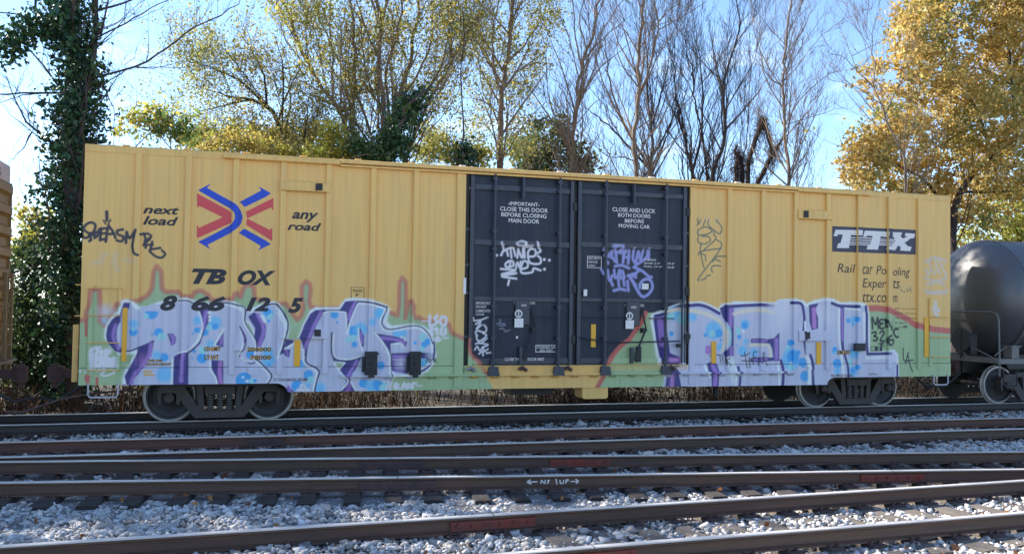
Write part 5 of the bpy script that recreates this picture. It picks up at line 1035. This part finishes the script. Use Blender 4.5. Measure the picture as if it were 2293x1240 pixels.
bare('pale bare tree with a high fork above the right navy door',11.0,[([(1425,430),(1419,320),(1430,222),(1428,130),(1440,30),(1446,-50)],.13,.05),([(1431,224),(1465,150),(1487,60),(1480,-50)],.07,.03),([(1422,330),(1375,235),(1340,150),(1330,80)],.05,.012),([(1424,300),(1470,260),(1520,240)],.04,.01),([(1430,200),(1400,130),(1395,50)],.04,.012),([(1487,60),(1560,20),(1590,-10)],.03,.01)],22,dens=2.0,up=.35,ang=.65)
bare('dark bare tree fanning wide behind the pale forked tree',19.0,[([(1455,430),(1460,320),(1452,200),(1445,80)],.14,.03),([(1440,400),(1400,320),(1350,270),(1310,240)],.09,.02),([(1445,390),(1390,260),(1360,160),(1350,70)],.09,.02),([(1460,360),(1500,280),(1530,190)],.08,.02),([(1430,400),(1360,350),(1300,300)],.06,.015),([(1455,300),(1490,180),(1500,90)],.06,.015)],23,'bark_dark',dens=1.8,up=.4,ang=.55,minr=.007)
bare('dark bare tree with steep limbs right of the navy doors',18.0,[([(1552,430),(1540,340),(1521,263),(1510,180),(1490,80)],.12,.02),([(1548,380),(1570,300),(1572,190),(1558,60)],.09,.02),([(1540,350),(1500,300),(1480,230)],.05,.012),([(1583,430),(1573,312),(1555,225),(1552,173),(1528,69)],.09,.02)],24,'bark_dark',dens=1.9,up=.4,ang=.55,minr=.007)
bare('dark bare tree with a wide fork left of the dead vine stumps',15.0,[([(1592,430),(1621,319),(1620,208),(1628,156),(1656,69),(1640,-20)],.13,.03),([(1625,304),(1673,236),(1722,170)],.07,.015),([(1620,208),(1600,140),(1592,70)],.06,.012),([(1615,330),(1580,260),(1560,200)],.05,.012),([(1660,430),(1672,300),(1678,180),(1680,60)],.05,.012)],25,'bark_dark',dens=1.7,up=.4,ang=.5,minr=.007)
bare('slim grey bare tree standing right of the dead vine stumps',10.5,[([(1767,440),(1758,312),(1753,194),(1758,139),(1774,0),(1780,-50)],.09,.03),([(1753,192),(1728,166),(1711,120),(1690,70)],.035,.01),([(1758,272),(1795,222),(1847,173),(1900,150)],.035,.008),([(1762,130),(1800,62),(1826,7)],.035,.01),([(1762,280),(1840,255),(1890,240)],.03,.008),([(1768,390),(1800,350),(1810,320)],.025,.008)],26,dens=2.3,up=.3,ang=.7)
bare('small dark bare tree standing before the orange tree',10.0,[([(2027,450),(2022,350),(1992,285),(1966,215),(1956,120),(1964,30)],.08,.012),([(1962,165),(1915,122),(1872,104)],.025,.008),([(1975,232),(1920,190),(1870,175)],.025,.008),([(2018,345),(2048,270),(2060,190)],.03,.01),([(1958,130),(1920,85),(1905,60)],.02,.006),([(1958,110),(2000,80),(2030,40)],.02,.006)],27,dens=1.5,up=.3,ang=.7)
# dead vine stumps
def vine_stump(label,Y,paths,seed):
    rnd=random.Random(seed); b=at(paths[0][0][0],paths[0][0][1],Y); root=np.array([b[0],Y,GZ]); t=tag(empty('vine_stump',tuple(root)),label,'tree stump','dead vine stumps')
    mb=MB(); vb=MB()
    for k,p in enumerate(paths):
        P=[at(x,y,Y) for x,y in p]
        if k==0: P=[np.array([P[0][0],Y,GZ-.1])]+P
        P,rr=refine(P,[.085]*(len(P)-1)+[.03],rnd,.03); mb.tube(P,rr,7)
        for q in P:
            for _ in range(34):
                o=np.array([rnd.gauss(0,.10),rnd.gauss(0,.10),rnd.gauss(0,.12)]); e=o+np.array([rnd.gauss(0,.10),rnd.gauss(0,.1),-abs(rnd.gauss(.12,.2))]); vb.tube([q+o,q+(o+e)/2+np.array([rnd.gauss(0,.04),0,0]),q+e],.007,3,cap=False)
    for m_ in (mb,vb): m_.V=[tuple(np.array(v)-root) for v in m_.V]
    mb.build('trunk',M['vine'],t); vb.build('dead_vines',M['vine'],t)
vine_stump('upright stump wrapped in dark dead vines behind the roof',11.5,[[(1649,430),(1650,370),(1650,325)],[(1662,430),(1661,370),(1657,340)]],31)
vine_stump('arching stem draped with dark dead vines behind the roof',11.8,[[(1673,430),(1680,345),(1704,280),(1708,262)],[(1708,265),(1722,310),(1730,350)],[(1694,415),(1722,362),(1752,310)]],32)
# orange tree and its neighbours
tree('orange_tree','big autumn tree with orange and gold leaves above the tank car',15.0,
 [([(2140,640),(2132,520),(2150,430),(2200,370),(2260,320),(2330,290)],.28,.10),([(2135,510),(2100,440),(2050,390),(1960,350),(1900,340)],.14,.03),([(2330,110),(2250,70),(2180,50),(2100,40)],.09,.03),([(2330,260),(2260,200),(2180,160),(2080,150)],.10,.03),([(2200,370),(2170,260),(2120,180),(2060,100)],.12,.03),([(2150,430),(2240,430),(2330,420)],.10,.04),([(2260,320),(2240,200),(2230,80),(2220,-30)],.10,.03)],
 M['bark_dark'],[(1900,385,42),(1915,335,44),(1940,295,44),(1890,350,34),(1965,355,52),(1990,150,36),(2010,115,46),(2050,65,55),(2110,45,65),(2180,60,75),(2250,60,80),(2320,60,80),(2060,150,64),(2140,160,76),(2230,175,78),(2300,160,70),(2010,225,46),(2080,245,64),(2160,265,76),(2250,275,78),(2330,270,70),(2050,325,64),(2130,350,66),(2210,375,72),(2290,385,66),(2000,395,46),(2080,400,56),(2160,440,50),(2000,305,44),(1876,400,16),(2040,430,40),(2110,450,46),(2200,450,50),(2270,450,50),(2330,470,50),(2170,490,34),(2110,-20,60),(2220,-30,80),(2320,-30,80),(2060,10,36)],58000,.16,ORANGE,lvl=2,dens=.9,seed=41,thick=1.8,hollow=.55,tipleaf=3,tip_sig=.3,minr=.01)
tree('olive_tree','yellow green tree low behind the black tank car',19.0,[([(2290,640),(2280,520),(2270,450)],.14,.05),([(2280,520),(2220,470)],.07,.02),([(2285,540),(2340,470)],.07,.02)],M['bark_dark'],[(2240,475,50),(2290,500,50),(2190,512,44),(2330,460,60),(2270,540,50),(2160,545,40),(2200,580,40),(2330,540,50),(2120,590,50)],8000,.16,YG[:3]+OLIVE[:2],lvl=2,dens=.8,seed=42,thick=1.4,hollow=.3)
# thicket in the gap at the left
tree('gap_shrub','dark leafy shrub seen between the two boxcars',9.0,[([(60,900),(62,760),(70,640),(80,540)],.05,.02),([(62,780),(30,680),(20,600)],.03,.01),([(65,720),(100,640),(110,560)],.03,.01)],M['bark_dark'],[(40,620,46),(90,640,46),(60,690,52),(100,740,50),(50,790,56),(110,820,50),(15,760,40),(20,690,40),(60,560,36),(100,580,34),(30,850,50),(90,880,45)],7000,.12,[lin(46,66,40),lin(58,76,44),lin(70,84,46),lin(40,58,40)],lvl=2,dens=1.2,seed=43,thick=.8,hollow=.1,cat='shrub')
tree('gap_shrub','sunlit yellow green shrub top above the dark shrub',10.5,[([(80,900),(85,600),(90,500)],.05,.02),([(85,600),(60,520),(50,480)],.03,.01)],M['bark'],[(95,500,32),(65,530,32),(110,540,26),(60,480,20),(90,560,34),(40,560,26)],2400,.12,YG,lvl=2,dens=1.2,seed=44,thick=.6,hollow=.0,cat='shrub')

# undergrowth and dry weeds behind the track: ground cover nobody could count
def strip_cover(name,n,xr,yr,h,pal,size,matk,stem=False,seed=0):
    r_=np.random.default_rng(seed); x=r_.uniform(*xr,n); y=r_.uniform(*yr,n)
    dens=.55+.45*np.sin(x*1.3+np.sin(x*.37)*2)+.2*np.sin(x*4.7+y*3); k=r_.random(n)<np.clip(dens,.12,1); x,y=x[k],y[k]; n=len(x)
    hh=h*(.35+.65*np.clip(.6+.4*np.sin(x*.9+1.7*np.sin(x*.31)),.2,1))
    if not stem:
        z=GZ+hh*r_.random(n)**1.3; C=np.stack([x,y,z],1); V,F=leaf_quads(C,size,r_); cc=leaf_colors(n,pal,r_,C=C)
    else:
        H=hh*r_.uniform(.4,1.2,n); d=r_.normal(0,.28,(n,2)); w=r_.uniform(.006,.016,n)[:,None]
        B=np.stack([x,y,np.full(n,GZ)],1); T=B+np.stack([d[:,0]*H,d[:,1]*H,H],1); Mi=(B+T)/2+r_.normal(0,.06,(n,3)); q=r_.normal(size=(n,3)); q[:,2]*=.2; q/=np.linalg.norm(q,axis=1,keepdims=True)
        V=np.stack([B-q*w,B+q*w,Mi+q*w*.8,Mi-q*w*.8,T+q*w*.3,T-q*w*.3],1).reshape(-1,3); a=np.arange(n)*6; F=np.concatenate([np.stack([a,a+1,a+2,a+3],1),np.stack([a+3,a+2,a+4,a+5],1)]); c=np.array(pal)[r_.integers(0,len(pal),n)]*(1+r_.normal(0,.25,(n,1))); cc=np.repeat(np.clip(c,.005,.9),6,0)
    return kind(arr_mesh(name,V,F,M[matk],None,colr=cc),'stuff')
DRY=[lin(50,39,32),lin(41,32,28),lin(33,27,25),lin(80,63,48),lin(27,23,22)]
o=strip_cover('dry_weeds',13000,(-5,38),(3.9,7.5),.95,DRY,.1,'dry',True,51); o['label']='dry brown weeds on the bank behind the track'; o['category']='weeds'
o=strip_cover('leaf_litter_brush',20000,(-5,38),(4.2,9.5),1.0,DRY[:3]+[lin(74,78,48)],.09,'dry',False,52); o['label']='brown leafy brush on the bank behind the track'; o['category']='brush'
o=strip_cover('undergrowth',16000,(-9,42),(9.0,14.0),2.6,[lin(60,72,44),lin(78,82,48),lin(96,92,54),lin(52,62,42)],.17,'leaf',False,53); o['label']='green undergrowth beneath the trees'; o['category']='undergrowth'
o=strip_cover('undergrowth',9000,(-30,-1),(7.0,13.0),3.2,[lin(46,62,40),lin(58,72,44),lin(70,80,48)],.16,'leaf',False,54); o['label']='dark undergrowth behind the gap between the boxcars'; o['category']='undergrowth'

# ballast stones
def stones():
    r_=np.random.default_rng(99); xs=[];ys=[]
    n=285000; x=r_.uniform(-6,30,n); y=r_.uniform(-11.3,3.4,n)
    # keep what the camera (or a step aside) could see
    v=np.stack([x,y,np.full(n,-.22)],1)-CAM; zf=v@AX_F; u=(v@AX_R)/zf*F_PX+PW/2; w=PH/2-(v@AX_U)/zf*F_PX
    keep=(u>-260)&(u<PW+260)&(w<PH+160); p=np.where(y>-1.2,.45,np.where(y>-3.2,.65,.95)); keep&=r_.random(n)<p
    x,y=x[keep],y[keep]
    size=r_.lognormal(math.log(.033),.36,len(x)); 
    bed=-.225+.022*np.sin(x*1.7+y*.9)*np.sin(y*2.3-x*.4)+.012*np.sin(x*5.1)*np.sin(y*4.3)
    bed=np.where((y<-7.0)&(x<5.5),bed+.03,bed); bed=np.where((y<-6.2)&(y>-7.5),bed-.01,bed)
    d3=np.abs(y-(-5.27-.152*(x-8))); bed=np.where(d3<1.35,bed-.035,bed); bed=np.where((d3>=1.35)&(d3<1.9),bed-.02,bed)
    # ties stay bare where the photograph shows them
    def clear(rails,slope,ties,prob,x0):
        ang=math.atan(slope); ca,sa=math.cos(ang),math.sin(ang); mid=sum(rails)/2; dx,dy=x-8,y-mid; uu=dx*ca+dy*sa; vv=-dx*sa+dy*ca
        ph=((uu-(ties[0]-8)/ca)/(.52/ca)); ph=np.abs(ph-np.round(ph))*.52
        return (ph<.125)&(np.abs(vv)<1.32)&(r_.random(len(x))<prob)&(x>x0)
    rm=clear((-4.5,-6.04),-.152,(-2.6,23),.97,-9)|clear((-7.756,-9.265),.036,(-3,22),.8,6.0)|clear((-1.5,-3.0),-.022,(-5,27),.45,-9)
    for rails,s in (((.87,2.37),0),((-1.5,-3.0),-.022),((-4.5,-6.04),-.152),((-7.756,-9.265),.036)):
        for rr in rails: rm|=np.abs(y-(rr+s*(x-8)))<.085
    k=~rm; x,y,size,bed=x[k],y[k],size[k],bed[k]; n=len(x)
    base=np.array([(sx,sy,sz) for sx in (-1,1) for sy in (-1,1) for sz in (-1,1)],float)*.5
    P=base[None]*np.ones((n,1,1))+r_.normal(0,.17,(n,8,3)); P*=size[:,None,None]*r_.uniform(.5,1.35,(n,1,3))
    # random turn
    q=r_.normal(size=(n,4)); q/=np.linalg.norm(q,axis=1,keepdims=True); a,b,c,d=q.T
    Rm=np.stack([np.stack([1-2*(c*c+d*d),2*(b*c-a*d),2*(b*d+a*c)],1),np.stack([2*(b*c+a*d),1-2*(b*b+d*d),2*(c*d-a*b)],1),np.stack([2*(b*d-a*c),2*(c*d+a*b),1-2*(b*b+c*c)],1)],1)
    P=np.einsum('nij,nkj->nki',Rm,P)*np.array([1.08,1.08,.78]); P+=np.stack([x,y,bed+r_.normal(0,.012,n)],1)[:,None]
    f=np.array([(0,1,3,2),(4,6,7,5),(0,4,5,1),(2,3,7,6),(0,2,6,4),(1,5,7,3)]); F=(f[None]+8*np.arange(n)[:,None,None]).reshape(-1,4)
    g=np.clip(r_.normal(.55,.14,n),.16,.85)[:,None]; tint=np.array([[1.0,1.0,1.0],[.94,.98,1.05],[1.06,.98,.90],[1.0,.86,.76]])[r_.choice(4,n,p=[.45,.38,.13,.04])]
    dr=np.full(n,9.0)
    for rails,s_ in (((.87,2.37),0),((-1.5,-3.0),-.022),((-4.5,-6.04),-.152),((-7.756,-9.265),.036)):
        for rr in rails: dr=np.minimum(dr,np.abs(y-(rr+s_*(x-8))))
    rust=np.clip(1-(dr-.08)/.32,0,1)[:,None]*r_.random((n,1))**.6*.85        # brake and rail dust
    cc=np.repeat(g*tint*np.array([1.05,1.0,.93])*(1-rust)+rust*g*np.array([.62,.44,.34]),8,0)
    o=kind(arr_mesh('ballast',P.reshape(-1,3),F,M['stone'],None,colr=cc),'stuff'); o['label']='crushed grey stone ballast between the rails'; o['category']='gravel'; return n
print('stones',stones())
# fallen leaves on the stones
r_=np.random.default_rng(5); n=420; x=r_.uniform(-2,20,n); y=r_.uniform(-10,.6,n); C=np.stack([x,y,np.full(n,-.175)],1); V,F=leaf_quads(C,.075,r_,aspect=.75)
o=kind(arr_mesh('fallen_leaves',V,F,M['dry'],None,colr=leaf_colors(n,[lin(150,96,56),lin(176,128,76),lin(120,78,52)],r_)),'stuff'); o['label']='dry brown leaves fallen on the ballast'; o['category']='leaves'

# woodland going on beyond the left of the view
for i,(x,y,h) in enumerate(((-11.0,9.0,17),(-15.5,8.5,17),(-20,9.5,17),(-13.5,14,18),(-25,9,17))):
    rnd=random.Random(70+i); r_=np.random.default_rng(70+i); root=np.array([x,y,GZ]); t=tag(empty('roadside_tree',tuple(root)),'tall leafy tree in the wood behind the older yellow boxcar','tree','trees beyond the older boxcar')
    w=Wood(); P,rr=refine([np.array([0,0,-.1]),np.array([rnd.uniform(-.4,.4),0,h*.4]),np.array([rnd.uniform(-.8,.8),.3,h*.75]),np.array([rnd.uniform(-1,1),0,h])],[.28,.2,.12,.03],rnd); w.mb.tube(P,rr,8,cap=False); sprout(w,P,rr,2,1.0,rnd,.9,.2,t0=.3); w.mb.build('trunk',M['bark_dark'],t,smooth=True)
    n=4200; u=r_.normal(size=(n,3)); u/=np.linalg.norm(u,axis=1,keepdims=True); C=np.array([0,0,h*.62])+u*np.array([3.3,3.0,h*.36])*(r_.random((n,1))**.45); C[:,:2]+=.6*np.sin(C[:,2:3]*1.9+C[:,:2]*2.1)
    V,F=leaf_quads(C,.24,r_); arr_mesh('crown',V,F,M['leaf'],t,colr=leaf_colors(n,OLIVE+IVY[2:],r_,C=C))
